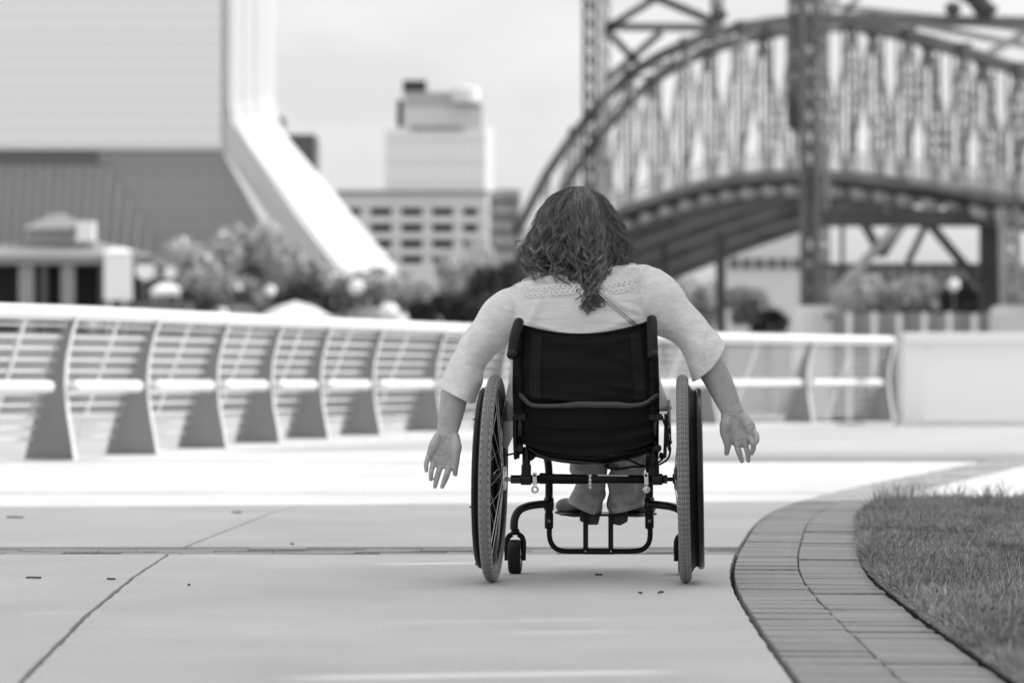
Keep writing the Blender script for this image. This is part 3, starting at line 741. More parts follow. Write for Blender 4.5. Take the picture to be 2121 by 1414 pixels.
mb = MB(); mb.add(*lathe([(.02, 1.1), (1.2, .75), (2.35, .1), (2.3, .05), (1.2, .68), (.02, 1.0)], 16)); V, F = mb.data(); V = V[:, [2, 1, 0]] + Wp(612, 660, 197.5); m_ = MB(); m_.add(V, F); T_obj("canopy", m_, M_offw, um)
mb = MB(); mb.add(*pbox(610, 614, 640, 720, 197.5, .1)); T_obj("pole", mb, M_steelw, um)
for i, (px, py, rr, lab) in enumerate(((560, 602, .35, "round white lamp globe among the dark trees, left one"), (712, 560, .45, "white lamp globe high before the foot of the white leg"), (738, 594, .5, "white lamp globe below the leg's foot"), (805, 650, .7, "largest white lamp globe just above the rail, right of the parasol"), (462, 650, .4, "white lamp globe just above the rail at the left"), (195, 672, .5, "white mooring lamp seen just below the left rail"), (1660, 672, .5, "white lamp globe left of the pier cap"), (1975, 590, .4, "white lamp globe before the right dark leg"))):
    l = empty("lamp_post", lab, "lamp post", tuple(Wp(px, yground(199), 198.5)), group="white globe lamp posts on the far quay")
    mb = MB(); mb.add(*sphere(Wp(px, py, 198.5), rr, 12, 8)); T_obj("globe", mb, M_white, l, smooth=True)
    mb = MB(); a = Wp(px, py, 198.5); mb.add(*cyl((a[0], a[1], 3.4), a, .07, 8)); T_obj("pole", mb, M_fard, l)

# ================================================================== BRIDGE
M_st = mat("bridge_steel", .16, .7, var=.25, scale=.4, spec=.2); M_und = mat("bridge_underside", .22, .8, var=.3, scale=.3, spec=.1); M_std = mat("dark_bridge_steel", .08, .7, var=.2, scale=.4, spec=.15); M_stl = mat("pale_bridge_steel", .40, .7, var=.2, scale=.5, spec=.2)
br = empty("lift_bridge", "curved grey steel truss bridge with tall lattice legs crossing the upper right", "bridge", tuple(Wp(1690, 640, 155)))
def Bo(name, mbx, m): return T_obj(name, mbx, m, br)
sx = np.array([1060, 1150, 1215, 1290, 1380, 1450, 1500, 1600, 1700, 1800, 1900, 2000, 2121, 2260, 2420.])
dk = np.array([560, 520, 492, 463, 431, 410, 399, 386, 385, 393, 407, 423, 441, 465, 495.])
tp = np.array([500, 330, 248, 165, 108, 80, 64, 45, 38, 50, 76, 105, 148, 205, 300.])
Ds = np.array([196, 192, 189, 185, 180, 176, 173, 167, 161, 156, 151, 147, 142, 137, 132.])
def bp(px, py): return Wp(px, py, float(np.interp(px, sx, Ds)))
perp = np.array([10.0, 4.0, 0])
N_ = 23; xs = np.linspace(1075, 2400, N_ + 1)
near_b = [bp(x, float(np.interp(x, sx, dk)) - 22) for x in xs]; near_t = [bp(x, float(np.interp(x, sx, tp))) for x in xs]
# smooth curves
def sm(a, x): 
    c = catmull(np.c_[sx, a, 0 * a], 12); return float(np.interp(x, c[:, 0], c[:, 1]))
near_b = [bp(x, sm(dk, x) - 24) for x in xs]; near_t = [bp(x, sm(tp, x)) for x in xs]
perp_t = np.array([1.5, 4.0, 0])
for side, off in ((0, np.zeros(3)), (1, perp_t)):
    m = M_st if side else M_stl
    mb = MB()
    for i in range(N_): mb.add(*beam(near_t[i] + off, near_t[i + 1] + off, .36, .5)); 
    Bo("top_chord", mb, M_st)
    mb = MB()
    for i in range(N_): mb.add(*beam(near_b[i] + off, near_b[i + 1] + off, .4, .5))
    Bo("bottom_chord", mb, M_st)
    for i in range(N_ + 1):
        a, b = near_b[i] + off, near_t[i] + off
        if b[2] - a[2] < .5: continue
        mb = MB(); d = (b - a); n_ = max(3, int(d[2] / .55)); w = .17
        for s_ in (-w, w): mb.add(*beam(a + [s_, 0, 0], b + [s_, 0, 0], .09, .12))
        for k in range(n_ if side == 0 else 0):      # lacing
            f0, f1 = k / n_, (k + 1) / n_; s_ = w if k % 2 else -w
            mb.add(*beam(a + d * f0 + [s_, 0, 0], a + d * f1 - [s_, 0, 0], .045, .045))
            mb.add(*beam(a + d * f0 - [s_, 0, 0], a + d * f1 + [s_, 0, 0], .05, .05))
        Bo("vertical", mb, M_st if (i + side) % 3 else M_std)
        if i < N_:
            for c, e in (((near_t[i + 1] + off, a),) if i % 2 else ((near_b[i + 1] + off, b),)):
                d = c - e; L_ = np.linalg.norm(d)
                if L_ < 2.0: continue
                mb = MB(); nn = int(L_ / .6); side_v = np.array([-d[2], 0, d[0]]) / L_ * .12
                for s_ in (-1, 1): mb.add(*beam(e + side_v * s_, c + side_v * s_, .09, .1))
                for k in range(nn if side == 0 else 0):
                    s_ = 1 if k % 2 else -1; mb.add(*beam(e + d * k / nn + side_v * s_, e + d * (k + 1) / nn - side_v * s_, .045, .045))
                Bo("diagonal", mb, m)
    for i in range(N_ + 1):
        if i % 2 == 0:
            mb = MB(); mb.add(*box(near_t[i] + off - [0, .1, 0], (.75, .12, .7))); Bo("gusset", mb, M_std)
# sway bracing between the two trusses
for i in range(2, N_, 2):
    mb = MB(); mb.add(*beam(near_t[i], near_t[i] + perp_t, .18)); Bo("cross_strut", mb, M_st)
    if i + 2 <= N_:
        mb = MB(); mb.add(*beam(near_t[i], near_t[i + 2] + perp_t, .12)); mb.add(*beam(near_t[i] + perp_t, near_t[i + 2], .12)); Bo("lateral_brace", mb, M_stl)
mb = MB()
for i in range(len(sx) * 6):
    x0 = 1062 + i * 14.8; x1 = x0 + 14.8
    if x1 < 2400: mb.add(*beam(bp(x0, sm(dk, x0) - 6) - [0, .35, 0], bp(x1, sm(dk, x1) - 6) - [0, .35, 0], .15, .42))
Bo("fascia_girder", mb, mat("dark_girder", .035, .8, spec=.1))
# deck, its dark fascia, the pale brackets beneath and the picket rail above
xd = np.linspace(1062, 2400, 60); top_n = [bp(x, sm(dk, x) - 24) for x in xd]; bot_n = [bp(x, sm(dk, x)) for x in xd]
mb = MB(); V = []; F = []
for a, b in zip(top_n, bot_n):
    V += [a, b, b + perp * 1.12 - [0, 0, .1], a + perp * 1.12]
for i in range(len(xd) - 1):
    for k in range(4): l = (k + 1) % 4; F.append((4 * i + k, 4 * i + l, 4 * i + 4 + l, 4 * i + 4 + k))
mb.add(V, F); Bo("deck", mb, M_und)
x = 1180.0
while x < 2300:
    a = bp(x, sm(dk, x)); mb = MB(); s0 = sm(dk, x + 8) - sm(dk, x - 8); q_ = 38.0 / a[1] * 150 / 8
    mb.add(*prism([a + [-.40, -.6, .0], a + [.40, -.6, -.8 * s0 / 16], a + [.40, -.6, -.40 - .8 * s0 / 16], a + [.25, -.6, -.55 - .8 * s0 / 16], a + [-.25, -.6, -.55], a + [-.40, -.6, -.40]], (0, .8, 0))); Bo("bracket", mb, M_stl)
    x += 1.16 / a[1] * FPX
mb = MB()
for i in range(len(xd) - 1): mb.add(*beam(bot_n[i] + [0, -.3, -.72], bot_n[i + 1] + [0, -.3, -.72], .25, .25))
Bo("stringer", mb, M_std)
for k in range(1, 5):
    mb = MB()
    for i in range(0, len(xd) - 1): mb.add(*beam(bot_n[i] + perp * k * .25 - [0, 0, .35], bot_n[i + 1] + perp * k * .25 - [0, 0, .35], .25, .5))
    Bo("stringer", mb, M_und)
mb = MB()
for zz in (1.15, .75, .35):
    for i in range(len(xd) - 1): mb.add(*beam(top_n[i] + [0, -.5, zz], top_n[i + 1] + [0, -.5, zz], .06, .07))
Bo("hand_rail", mb, M_stl)
mb = MB()
for x in np.arange(1080, 2390, 6.0):
    a = bp(x, sm(dk, x) - 24) + [0, -.5, 0]; mb.add(*beam(a, a + [0, 0, 1.2], .05, .05))
pk = Bo("pickets", mb, M_offw); pk["kind"] = "stuff"
# lattice legs and lift towers
def lattice(p0, p1, w, dep, m, name, step=1.3, bar=.14, lace=.07):
    p0 = np.array(p0, float); p1 = np.array(p1, float); d = p1 - p0; n_ = max(2, int(np.linalg.norm(d) / step)); mb = MB()
    c = [np.array([a * w / 2, b * dep / 2, 0]) for a, b in ((-1, -1), (1, -1), (1, 1), (-1, 1))]
    for q in c: mb.add(*beam(p0 + q, p1 + q, bar, bar))
    for k in range(n_):
        f0, f1 = k / n_, (k + 1) / n_
        for j in range(4):
            q, r2 = c[j], c[(j + 1) % 4]
            mb.add(*beam(p0 + d * f0 + q, p0 + d * f1 + r2, lace, lace)); mb.add(*beam(p0 + d * f0 + r2, p0 + d * f1 + q, lace, lace))
    mb.add(*beam(p0 + [0, dep / 2, 0], p1 + [0, dep / 2, 0], w * .9, .05))
    Bo(name, mb, m)
Dt = 150
lattice(Wp(1676, 640, Dt), Wp(1676, -120, Dt), .55, .6, M_st, "main_leg", 1.0, .26, .09)
lattice(Wp(1706, 640, Dt + .5), Wp(1700, -120, Dt + .5), .5, .6, M_stl, "main_leg", 1.0, .10, .09)
lattice(Wp(1645, 250, Dt + 3), Wp(1645, -120, Dt + 3), .4, .5, M_st, "guide_leg", 1.0, .15, .06)
mb = MB(); mb.add(*sphere(Wp(1646, 232, Dt + 2.5), (.42, .4, 1.0), 10, 8)); Bo("counterweight", mb, M_std)
Dq = 182
lattice(Wp(1222, 480, Dq), Wp(1222, -120, Dq), .7, .7, M_std, "far_leg", 1.0, .18, .10)
lattice(Wp(1253, 480, Dq + 2), Wp(1253, -120, Dq + 2), .5, .5, M_stl, "far_leg", 1.0, .10, .07)
lattice(Wp(1485, 70, Dq - 5), Wp(1485, -120, Dq - 5), .5, .5, M_std, "far_leg", 1.0, .16, .08)
for a, b, m in (((1255, 55), (1480, 57), M_st), ((1255, 60), (1320, 130), M_st), ((1325, -20), (1480, 45), M_std), ((1255, 60), (1400, -30), M_st), ((1255, 168), (1370, 66), M_st)):
    mb = MB(); mb.add(*beam(Wp(*a, Dq), Wp(*b, Dq), .3, .45)); Bo("tower_brace", mb, m)
for a, b, m, t_ in (((1690, 38), (2130, 46), M_st, .5), ((1690, 8), (2130, 60), M_stl, .3), ((1700, 55), (1760, -60), M_stl, .35), ((1985, -60), (2050, 36), M_std, .8), ((1960, -40), (2060, 28), M_std, .6), ((1722, 60), (1790, -20), M_stl, .3), ((2050, 110), (2140, 60), M_stl, .4), ((1800, 30), (2130, 95), M_stl, .3)):
    mb = MB(); mb.add(*beam(Wp(*a, Dt), Wp(*b, Dt), t_, t_)); Bo("tower_brace", mb, m)
for (px, py) in ((1975, 18), (2040, 12), (1490, 30)):
    mb = MB(); mb.add(*sphere(Wp(px, py, Dt - 1), (.4, .4, .35), 10, 8)); Bo("sheave", mb, M_std)
# under the deck at the right: portal with crossing diagonals
for nm, a, b, w, m in (("cap_beam", (1700, 452), (2080, 452), .75, M_std), ("portal_brace", (1722, 612), (1870, 460), .42, M_stl), ("portal_brace", (1745, 600), (1745, 460), .18, M_std), ("portal_brace", (1790, 462), (1826, 530), .4, M_std), ("portal_brace", (1826, 530), (1870, 462), .4, M_std), ("portal_brace", (1925, 462), (1990, 540), .4, M_std), ("portal_brace", (1990, 540), (2045, 600), .4, M_std), ("portal_brace", (1880, 545), (1920, 462), .3, M_std), ("tie_beam", (1700, 552), (2060, 552), .3, M_std), ("tie_beam", (1710, 655), (2060, 655), .25, M_std)):
    mb = MB(); mb.add(*beam(Wp(*a, 146), Wp(*b, 146), w, w)); Bo(nm, mb, m)
mb = MB(); mb.add(*pbox(2034, 2072, 445, 660, 146, .9)); Bo("rear_leg", mb, M_std)
mb = MB(); mb.add(*pbox(2036, 2068, 455, 655, 142, .3)); 
lattice(Wp(2094, 640, 142), Wp(2090, 430, 142), .75, .7, M_stl, "rear_leg", .8, .16, .09)
mb = MB(); mb.add(*pbox(1486, 1503, 480, 760, 176, 1.2)); Bo("pier", mb, M_std)
mb = MB(); mb.add(*pbox(1370, 1382, 500, 760, 184, 1.2)); Bo("pier", mb, M_std)
# concrete pier bases standing in the water
for (px, D, lab) in ((1690, Dt, "rounded concrete pier base below the bridge's main leg"), (2096, 142, "rounded concrete pier base below the right-hand laced leg")):
    b_ = MB(); c = Wp(px, 640, D); ztop = Wp(px, 634, D)[2]
    b_.add(*[(np.array([(v[2] + c[0], v[1] + c[1], v[0]) for v in l_[0]])) if i == 0 else l_[1] for i, l_ in enumerate([lathe([(0, ztop), (.85, ztop), (1.05, ztop - .3), (1.25, -2.2), (0, -2.2)], 24)] * 2)])
    obj("pier_base", b_, M_offw, None, smooth=False, label=lab, category="pier")
fw = empty("fender_wall", "long pale timber fender wall in the water under the bridge, above the rail", "wall", tuple(Wp(1900, 800, 138)))
mb = MB(); mb.add(*pbox(1724, 2050, 650, 1000, 138, .4)); T_obj("boarding", mb, mat("weathered_timber", .36, .8, var=.3, scale=.6, stretch=(3, 1, .3)), fw)
for i in range(13):
    mb = MB(); mb.add(*pbox(1728 + i * 26, 1738 + i * 26, 646 + (i % 3) * 2, 1000, 137.7, .3)); T_obj("pile", mb, M_offw if i % 2 else M_bank, fw)
# ================================================================== WHEELCHAIR
PSI = R(4.3); CY = 9.19; CXW = (1219.5 - CX) / FPX * CY
cs, sn = math.cos(PSI), math.sin(PSI)
def Lc(px, py, t):
    """chair-local point (x right, y forward, z up) seen at photo px,py and lying t metres ahead of the axle"""
    k = (px - CX) / FPX
    x = (k * (CY + t * cs) - CXW - t * sn) / (cs + k * sn)
    Y = CY - x * sn + t * cs
    return np.array([x, t, CAMZ + (HY - py) / FPX * Y])
S7 = 1 / 700.0
wc = empty("wheelchair", "black manual wheelchair with grey tyres rolling along the shaded concrete", "wheelchair", (CXW, CY, 0), -PSI)
def C(name, mb, m, parent=None, **k): return obj(name, mb, m, parent or wc, **k)
RW = .305
def tyre_mesh(kind):
    nu, nv = 480, 40; r = .0162; u = np.arange(nu) / nu * 2 * np.pi; v = np.arange(nv) / nv * 2 * np.pi
    U, Vv = np.meshgrid(u, v, indexing='ij'); al = np.abs(((Vv + np.pi) % (2 * np.pi)) - np.pi)     # 0 = outermost
    a = ((Vv + np.pi) % (2 * np.pi)) - np.pi
    d = np.zeros_like(U)
    if kind == 'blocks':
        gu = (np.arange(nu) % 4 == 0)[:, None] & (al < 1.45)
        gv = np.zeros_like(al, bool)
        for c in (-1.1, -.62, -.2, .2, .62, 1.1): gv |= np.abs(a - c) < .08
        d = np.where(gu | (gv & (al < 1.3)), -.0017, 0)
    else:
        gv = np.zeros_like(al, bool)
        for c in (-.47, -.16, .16, .47): gv |= np.abs(a - c) < .08
        gu = (np.arange(nu) % 6 < 2)[:, None] & (al > .62) & (al < 1.05)
        gu |= (np.arange(nu) % 6 == 3)[:, None] & (al > 1.1) & (al < 1.3)
        d = np.where(gv | gu, -.0017, 0)
    d = d * 1.15; GR = (d < -.0005).reshape(-1)
    rr = r + d; Rr = (RW - r) + rr * np.cos(Vv)
    X = rr * np.sin(Vv) * 1.08
    V = np.stack([X, Rr * np.cos(U), Rr * np.sin(U)], -1).reshape(-1, 3)
    i = np.arange(nu)[:, None]; j = np.arange(nv)[None, :]; i2 = (i + 1) % nu; j2 = (j + 1) % nv
    Q = np.stack([i * nv + j, i * nv + j2, i2 * nv + j2, i2 * nv + j], -1).reshape(-1, 4)
    me_ = big_mesh("tyre", V, Q, True); at = me_.attributes.new("groove", 'FLOAT', 'POINT'); at.data.foreach_set("value", GR.astype(np.float32)); return me_
nt = M_tyre.node_tree; p_ = nt.nodes["Principled BSDF"]; src = p_.inputs['Base Color'].links[0].from_socket
at_ = nt.nodes.new("ShaderNodeAttribute"); at_.attribute_name = "groove"; mr_ = nt.nodes.new("ShaderNodeMapRange"); mr_.inputs['To Min'].default_value = 1.08; mr_.inputs['To Max'].default_value = .5
nt.links.new(at_.outputs['Fac'], mr_.inputs[0]); mk_ = nt.nodes.new("ShaderNodeMath"); mk_.operation = 'MULTIPLY'; nt.links.new(src, mk_.inputs[0]); nt.links.new(mr_.outputs[0], mk_.inputs[1]); nt.links.new(mk_.outputs[0], p_.inputs['Base Color'])
M_rimm = mat("black_rim", .014, .3, metal=.2)
for side, xl, kind in ((-1, Lc(1022.5, 1205, 0)[0], 'ribs'), (1, Lc(1417, 1205, 0)[0], 'blocks')):
    mb = MB(); mb.add(*lathe([(.262, -.010), (.279, -.0135), (.285, -.012), (.278, -.009), (.270, -.004), (.270, .004), (.278, .009), (.285, .012), (.279, .0135), (.262, .010), (.257, .005), (.257, -.005), (.262, -.010)], 96))
    wh = C("rear_wheel", mb, M_rimm, smooth=True)
    wh.location = (xl, 0, RW * math.cos(R(1))); wh.rotation_euler = (0, -side * R(1.0), R(0.6) * side)
    link("tyre", tyre_mesh(kind), M_tyre, wh, label="grey tyre with " + ("ribbed" if side < 0 else "block") + " tread")
    # push rim with its rubber skirt, outside the wheel
    s_ = side; mb = MB(); prof = []
    mb.add(*lathe([(.276, s_ * .013), (.272, s_ * .02), (.262, s_ * .026), (.256, s_ * (.034 if s_ > 0 else .028)), (.254, s_ * (.040 if s_ > 0 else .030)), (.250, s_ * (.036 if s_ > 0 else .029)), (.252, s_ * .028), (.262, s_ * .018), (.276, s_ * .013)], 96))
    C("rubber_skirt", mb, M_rubber, wh, smooth=True)
    mb = MB(); V = []; F = []; nn = 14; oo = .045 if s_ > 0 else .031
    for i in range(nn + 1):
        th = 2 * math.pi * i / nn; prof.append((.2545 + .0115 * math.cos(th), s_ * oo + .0105 * math.sin(th)))
    mb.add(*lathe(prof, 96)); C("push_rim", mb, M_plastic if s_ < 0 else M_gloss, wh, smooth=True)
    mb = MB(); mb.add(*lathe([(0, -.034), (.014, -.034), (.014, -.03), (.030, -.03), (.030, -.026), (.015, -.024), (.013, 0), (.015, .024), (.030, .026), (.030, .03), (.014, .03), (.014, .034), (0, .034)], 28)); C("hub", mb, M_plastic, wh, smooth=False)
    mb = MB(); q_ = .030 if s_ < 0 else .019
    mb.add(*lathe([(0, -s_ * q_), (.034, -s_ * q_), (.036, -s_ * (q_ + .003)), (.034, -s_ * (q_ + .006)), (0, -s_ * (q_ + .006))], 28)); C("hub_flange", mb, M_silver if s_ < 0 else M_black, wh)
    for k in range(28):
        a0 = 2 * math.pi * (k + .5) / 28; cr = (1 if k % 2 else -1); fl = (1 if (k // 2) % 2 else -1); ah = a0 + cr * .9
        mb = MB(); mb.add(*cyl((fl * .028, .027 * math.cos(ah), .027 * math.sin(ah)), (fl * .003, .262 * math.cos(a0), .262 * math.sin(a0)), .0011, 5)); C("spoke", mb, M_silver, wh)
    # a few pushrim tabs
    for k in range(6):
        a0 = 2 * math.pi * k / 6 + .3; mb = MB(); mb.add(*beam((s_ * .006, .264 * math.cos(a0), .264 * math.sin(a0)), (s_ * .045, .256 * math.cos(a0), .256 * math.sin(a0)), .008, .004)); C("rim_tab", mb, M_black, wh)
# axle tube, its sleeve, lugs and collars
zA = Lc(1220, 992, 0)[2]
def ax(px, py=992, t=0.0): return Lc(px, py, t)
mb = MB(); mb.add(*cyl(ax(1078), ax(1376), .0125, 20)); C("axle_tube", mb, M_black, smooth=True)
mb = MB(); mb.add(*tube([ax(1117, 990), ax(1119, 990), ax(1150, 991), ax(1214, 992), ax(1216, 992)], [.012, .0165, .0148, .0143, .012], 20)); C("sleeve", mb, M_sling, smooth=True)
for a, b, r_ in ((1079, 1100, .0168), (1350, 1372, .0168)):
    mb = MB(); mb.add(*cyl(ax(a), ax(b), r_, 20)); C("axle_clamp", mb, M_plastic, bevel=.002)
for a, b, c, d in ((1058, 1079, 1052, 1060), (1372, 1382, 1380, 1392)):
    mb = MB(); mb.add(*cyl(ax(a), ax(b), .0125, 6)); C("axle_nut", mb, M_gloss)
    mb = MB(); mb.add(*cyl(ax(c - 4), ax(d + 4), .0062, 10)); C("axle_pin", mb, M_silver if c < 1100 else M_plastic, smooth=True)
mb = MB(); a, b = ax(1238, 984, -.0135), ax(1301, 986, -.0135); mb.add(*prism([a, b, b + [0, .004, .004], a + [0, .004, .0045]], (0, .001, .001))); 
V = [ax(1238, 985.2, -.0124), ax(1301, 986.2, -.0124), ax(1301, 983.6, -.0082), ax(1238, 982.6, -.0082)]
mb = MB(); mb.add(*prism(V, (0, -.0006, .0006))); C("label_plate", mb, M_tin)
for px, kind in ((1107, 0), (1338, 1)):
    mb = MB(); a = ax(px, 978, -.017); b = ax(px + 1, 1004, -.017); mb.add(*beam(a, b, .0125, .003, up=(0, 1, 0))); st = C("clamp_strap", mb, M_silver, bevel=.001)
    mb = MB(); mb.add(*sphere(ax(px, 984, -.019), (.004, .002, .004), 10, 6)); C("screw", mb, M_black, st, smooth=True)
    c = ax(px + 1, 1013, -.017); ring = [c + np.array([math.cos(t) * .0082, 0, math.sin(t) * .0082]) for t in np.linspace(0, 2 * math.pi, 20, endpoint=False)]
    mb = MB(); mb.add(*tube(np.array(ring), .0034, 8, closed=True))
    if kind: mb.add(*sphere(c, (.009, .005, .009), 14, 8))
    C("hanging_ring", mb, M_silver, st, smooth=True)
mb = MB(); mb.add(*cyl(ax(1222, 984, -.016), ax(1222, 1008, -.016), .0035, 10)); 
for yy in (985, 994, 1002, 1009): mb.add(*sphere(ax(1222.5, yy, -.017), (.0055, .004, .0055), 10, 6))
C("zip_pull", mb, M_silver, smooth=True)

# frame tubes
def tb(name, pts, r, m=M_black, n=14, sm=8, parent=None, **k):
    P = np.array([Lc(*p) for p in pts]); P = catmull(P, sm) if sm else P
    mb = MB(); mb.add(*tube(P, r, n, **k)); return C(name, mb, m, parent, smooth=True)
# seat rails come forward from the back and drop to the front
for px, pxs, s_ in ((1137, 1098, -1), (1345, 1362, 1)):
    tb("side_tube", [(1098 if s_ < 0 else 1356, 946, 0.0), (1110 if s_ < 0 else 1350, 936, .20), (1122 if s_ < 0 else 1347, 934, .36), (1133 if s_ < 0 else 1345, 948, .44), (px, 980, .465), (px, 1040, .47), (px, 1094, .475)], .0118 if s_ < 0 else .0118, M_graph if False else M_black)
    mb = MB(); mb.add(*tube([Lc(px, 1062, .475), Lc(px, 1063, .475), Lc(px, 1091, .475), Lc(px, 1093, .475)], [.0118, .0136, .0136, .0122], 16)); so = C("leg_socket", mb, M_black, smooth=True)
    for a, b in (((px - 3, 1075), (px + 3, 1081)), ((px + 3, 1075), (px - 3, 1081))):
        mb = MB(); mb.add(*beam(Lc(*a, .4605), Lc(*b, .4605), .0012, .0008)); C("cross_mark", mb, M_silver, so)
    mb = MB(); mb.add(*cyl(Lc(px, 1085, .463), Lc(px, 1085, .4595), .003, 8)); C("pin_hole", mb, M_rubber, so)
# U-shaped footrest tube
tb("footrest_tube", [(1138, 1090, .475), (1138, 1108, .475), (1142, 1124, .475), (1153, 1136, .475), (1172, 1140.5, .475), (1206, 1141, .475), (1272, 1141, .475), (1312, 1140.5, .475), (1332, 1136, .475), (1343, 1124, .475), (1346.5, 1108, .475), (1346, 1090, .475)], .0083)
mb = MB(); mb.add(*box((Lc(1239, 1140.5, .475) + [0, -.004, 0]), (.0505 * 2 * .98, .024, .019))); brk = C("footplate_bracket", mb, M_black, bevel=.002)
mb = MB(); mb.add(*box((Lc(1239, 1141, .475) + [0, -.0165, 0]), (.062, .004, .007))); C("slot", mb, M_rubber, brk)
for px in (1213, 1265):
    mb = MB(); mb.add(*beam(Lc(px, 1140, .478), Lc(px, 1068, .50), .0155, .012, up=(0, 1, 0))); C("footplate_post", mb, M_plastic, bevel=.0015)
    mb = MB(); mb.add(*sphere(Lc(px, 1141, .455), (.003, .002, .003), 8, 6)); C("bolt", mb, M_silver, brk)
# foot plate
a, b = Lc(1156, 1064, .5), Lc(1334, 1063, .5); cpt = (a + b) / 2; n_ = 36; hw = (b[0] - a[0]) / 2; P = []
for i in range(n_):
    t = 2 * math.pi * i / n_; c, s_ = math.cos(t), math.sin(t)
    P.append(cpt + np.array([hw * abs(c) ** .7 * np.sign(c), .07 + .085 * abs(s_) ** .7 * np.sign(s_), 0]))
mb = MB(); mb.add(*prism(P, (0, 0, -.007))); C("footplate", mb, M_plastic, bevel=.002)
# caster arms, forks and wheels
for s_ in (-1, 1):
    if s_ < 0: pts = [(1134, 1043, .46), (1115, 1044, .44), (1092, 1048, .42), (1075, 1057, .41), (1066, 1074, .405), (1064.5, 1096, .405)]
    else: pts = [(1347, 1043, .46), (1367, 1045, .45), (1392, 1049, .42), (1409, 1057, .41), (1416, 1074, .405), (1417, 1096, .405)]
    tb("caster_arm", pts, .0125, M_gloss)
    cxp = 1067 if s_ < 0 else 1418
    mb = MB(); mb.add(*tube([Lc(1137 if s_ < 0 else 1345, 1030, .47), Lc(1137 if s_ < 0 else 1345, 1056, .47)], [.0155, .0155], 16)); C("weld_collar", mb, M_gloss, smooth=True)
    top = Lc(cxp - 1, 1098, .405); zc = .052
    mb = MB(); mb.add(*cyl(top, top - [0, 0, .006], .0115, 14)); C("stem_washer", mb, M_silver)
    mb = MB(); ctr = np.array([Lc(cxp, 1150, .40)[0], .40, zc])
    mb.add(*tube([ctr + [0, .005, .085], ctr + [0, .005, .066]], [.0115, .016], 16))
    for q in (-1, 1):
        P = catmull([ctr + [q * .010, .004, .068], ctr + [q * .0205, .003, .060], ctr + [q * .0255, .002, .045], ctr + [q * .026, 0, .02], ctr + [q * .026, 0, -.012]], 6)
        mb.add(*tube(P, [.0085] * (len(P) - 5) + [.0075] * 5, 10, flat=.42, up=(0, 1, 0)))
    fork = C("caster_fork", mb, M_black, smooth=True)
    mb = MB(); mb.add(*cyl(ctr + [-.032, 0, 0], ctr + [.032, 0, 0], .0032, 8)); C("caster_bolt", mb, M_plastic, fork)
    mb = MB(); pr = [(.026, -.0175), (.046, -.0195), (.0505, -.017), (.052, -.010), (.0522, 0), (.052, .010), (.0505, .017), (.046, .0195), (.026, .0175)]
    V, F = lathe(pr, 40); mb.add(np.array(V) + ctr, F); cw = C("caster_wheel", mb, M_rubber, smooth=True)
    mb = MB(); V, F = lathe([(0, -.0165), (.027, -.0165), (.027, .0165), (0, .0165)], 24); mb.add(np.array(V) + ctr, F); C("caster_hub", mb, M_silver if s_ < 0 else M_plastic, cw)
# uprights between axle and back, knobs and folding side plates
for s_, px in ((-1, 1090), (1, 1355)):
    mb = MB(); mb.add(*cyl(Lc(px, 1000, 0), Lc(px, 925, .0), .0118, 16)); C("upright", mb, M_black, smooth=True)
    mb = MB(); mb.add(*cyl(Lc(px, 984, 0), Lc(px, 962, .0), .0145, 16)); C("upright_collar", mb, M_plastic, bevel=.0015)
    cane_x = 1077 if s_ < 0 else 1358
    P = [Lc(cane_x, 940, 0.012), Lc(cane_x, 860, .01), Lc(1073 if s_ < 0 else 1356, 780, -.002), Lc(1072 if s_ < 0 else 1354, 700, -.014), Lc(1073 if s_ < 0 else 1351, 672, -.02)]
    mb = MB(); mb.add(*tube(catmull(P, 6), .0095, 14)); C("back_cane", mb, M_black, smooth=True)
    mb = MB(); mb.add(*cyl(Lc(cane_x, 905, -.012), Lc(cane_x, 870, -.012), .0085, 14)); C("lock_barrel", mb, M_gloss, smooth=True)
    mb = MB(); mb.add(*box(Lc(cane_x, 863, -.008), (.036, .024, .02))); C("cane_bracket", mb, M_plastic, bevel=.002)
    kx = 1076 if s_ < 0 else 1362
    mb = MB(); mb.add(*tube([Lc(kx, 928, .0), Lc(kx, 928, -.028), Lc(kx, 928, -.031)], [.0118, .0118, .009], 22)); C("hinge_knob", mb, M_plastic, smooth=False, bevel=.001)
    # side plate
    if s_ < 0: pl = [(1062, 860), (1070, 862), (1069, 900), (1071, 946), (1068, 952), (1064, 950), (1062, 900)]
    else: pl = [(1376, 856), (1382, 858), (1381, 900), (1380, 946), (1377, 950), (1373, 946), (1375, 900)]
    mb = MB(); mb.add(*prism([Lc(a, b, -.012) for a, b in pl], (0, .05, 0))); C("side_plate", mb, M_black, bevel=.0015)
    mb = MB(); mb.add(*tube(catmull([Lc(1072 if s_ < 0 else 1369, 947, .0), Lc(1073 if s_ < 0 else 1369, 940, -.005), Lc(1071 if s_ < 0 else 1371, 944, 0.02)], 3), .006, 8)); C("hinge_pin", mb, M_black, smooth=True)
    # side guard that keeps clothes off the wheel
    gx = Lc(1048 if s_ < 0 else 1384, 900, .1)[0]
    P = [(gx, -.05, .40), (gx, -.02, .50), (gx, .10, .535), (gx, .25, .53), (gx, .33, .47), (gx, .34, .42), (gx, .1, .385)]
    mb = MB(); mb.add(*prism(P, (.003, 0, 0))); C("side_guard", mb, M_black)
tb("brake_lever", [(1040, 944, .05), (1054, 941, .05), (1068, 938, .03)], .003, M_plastic, 8)
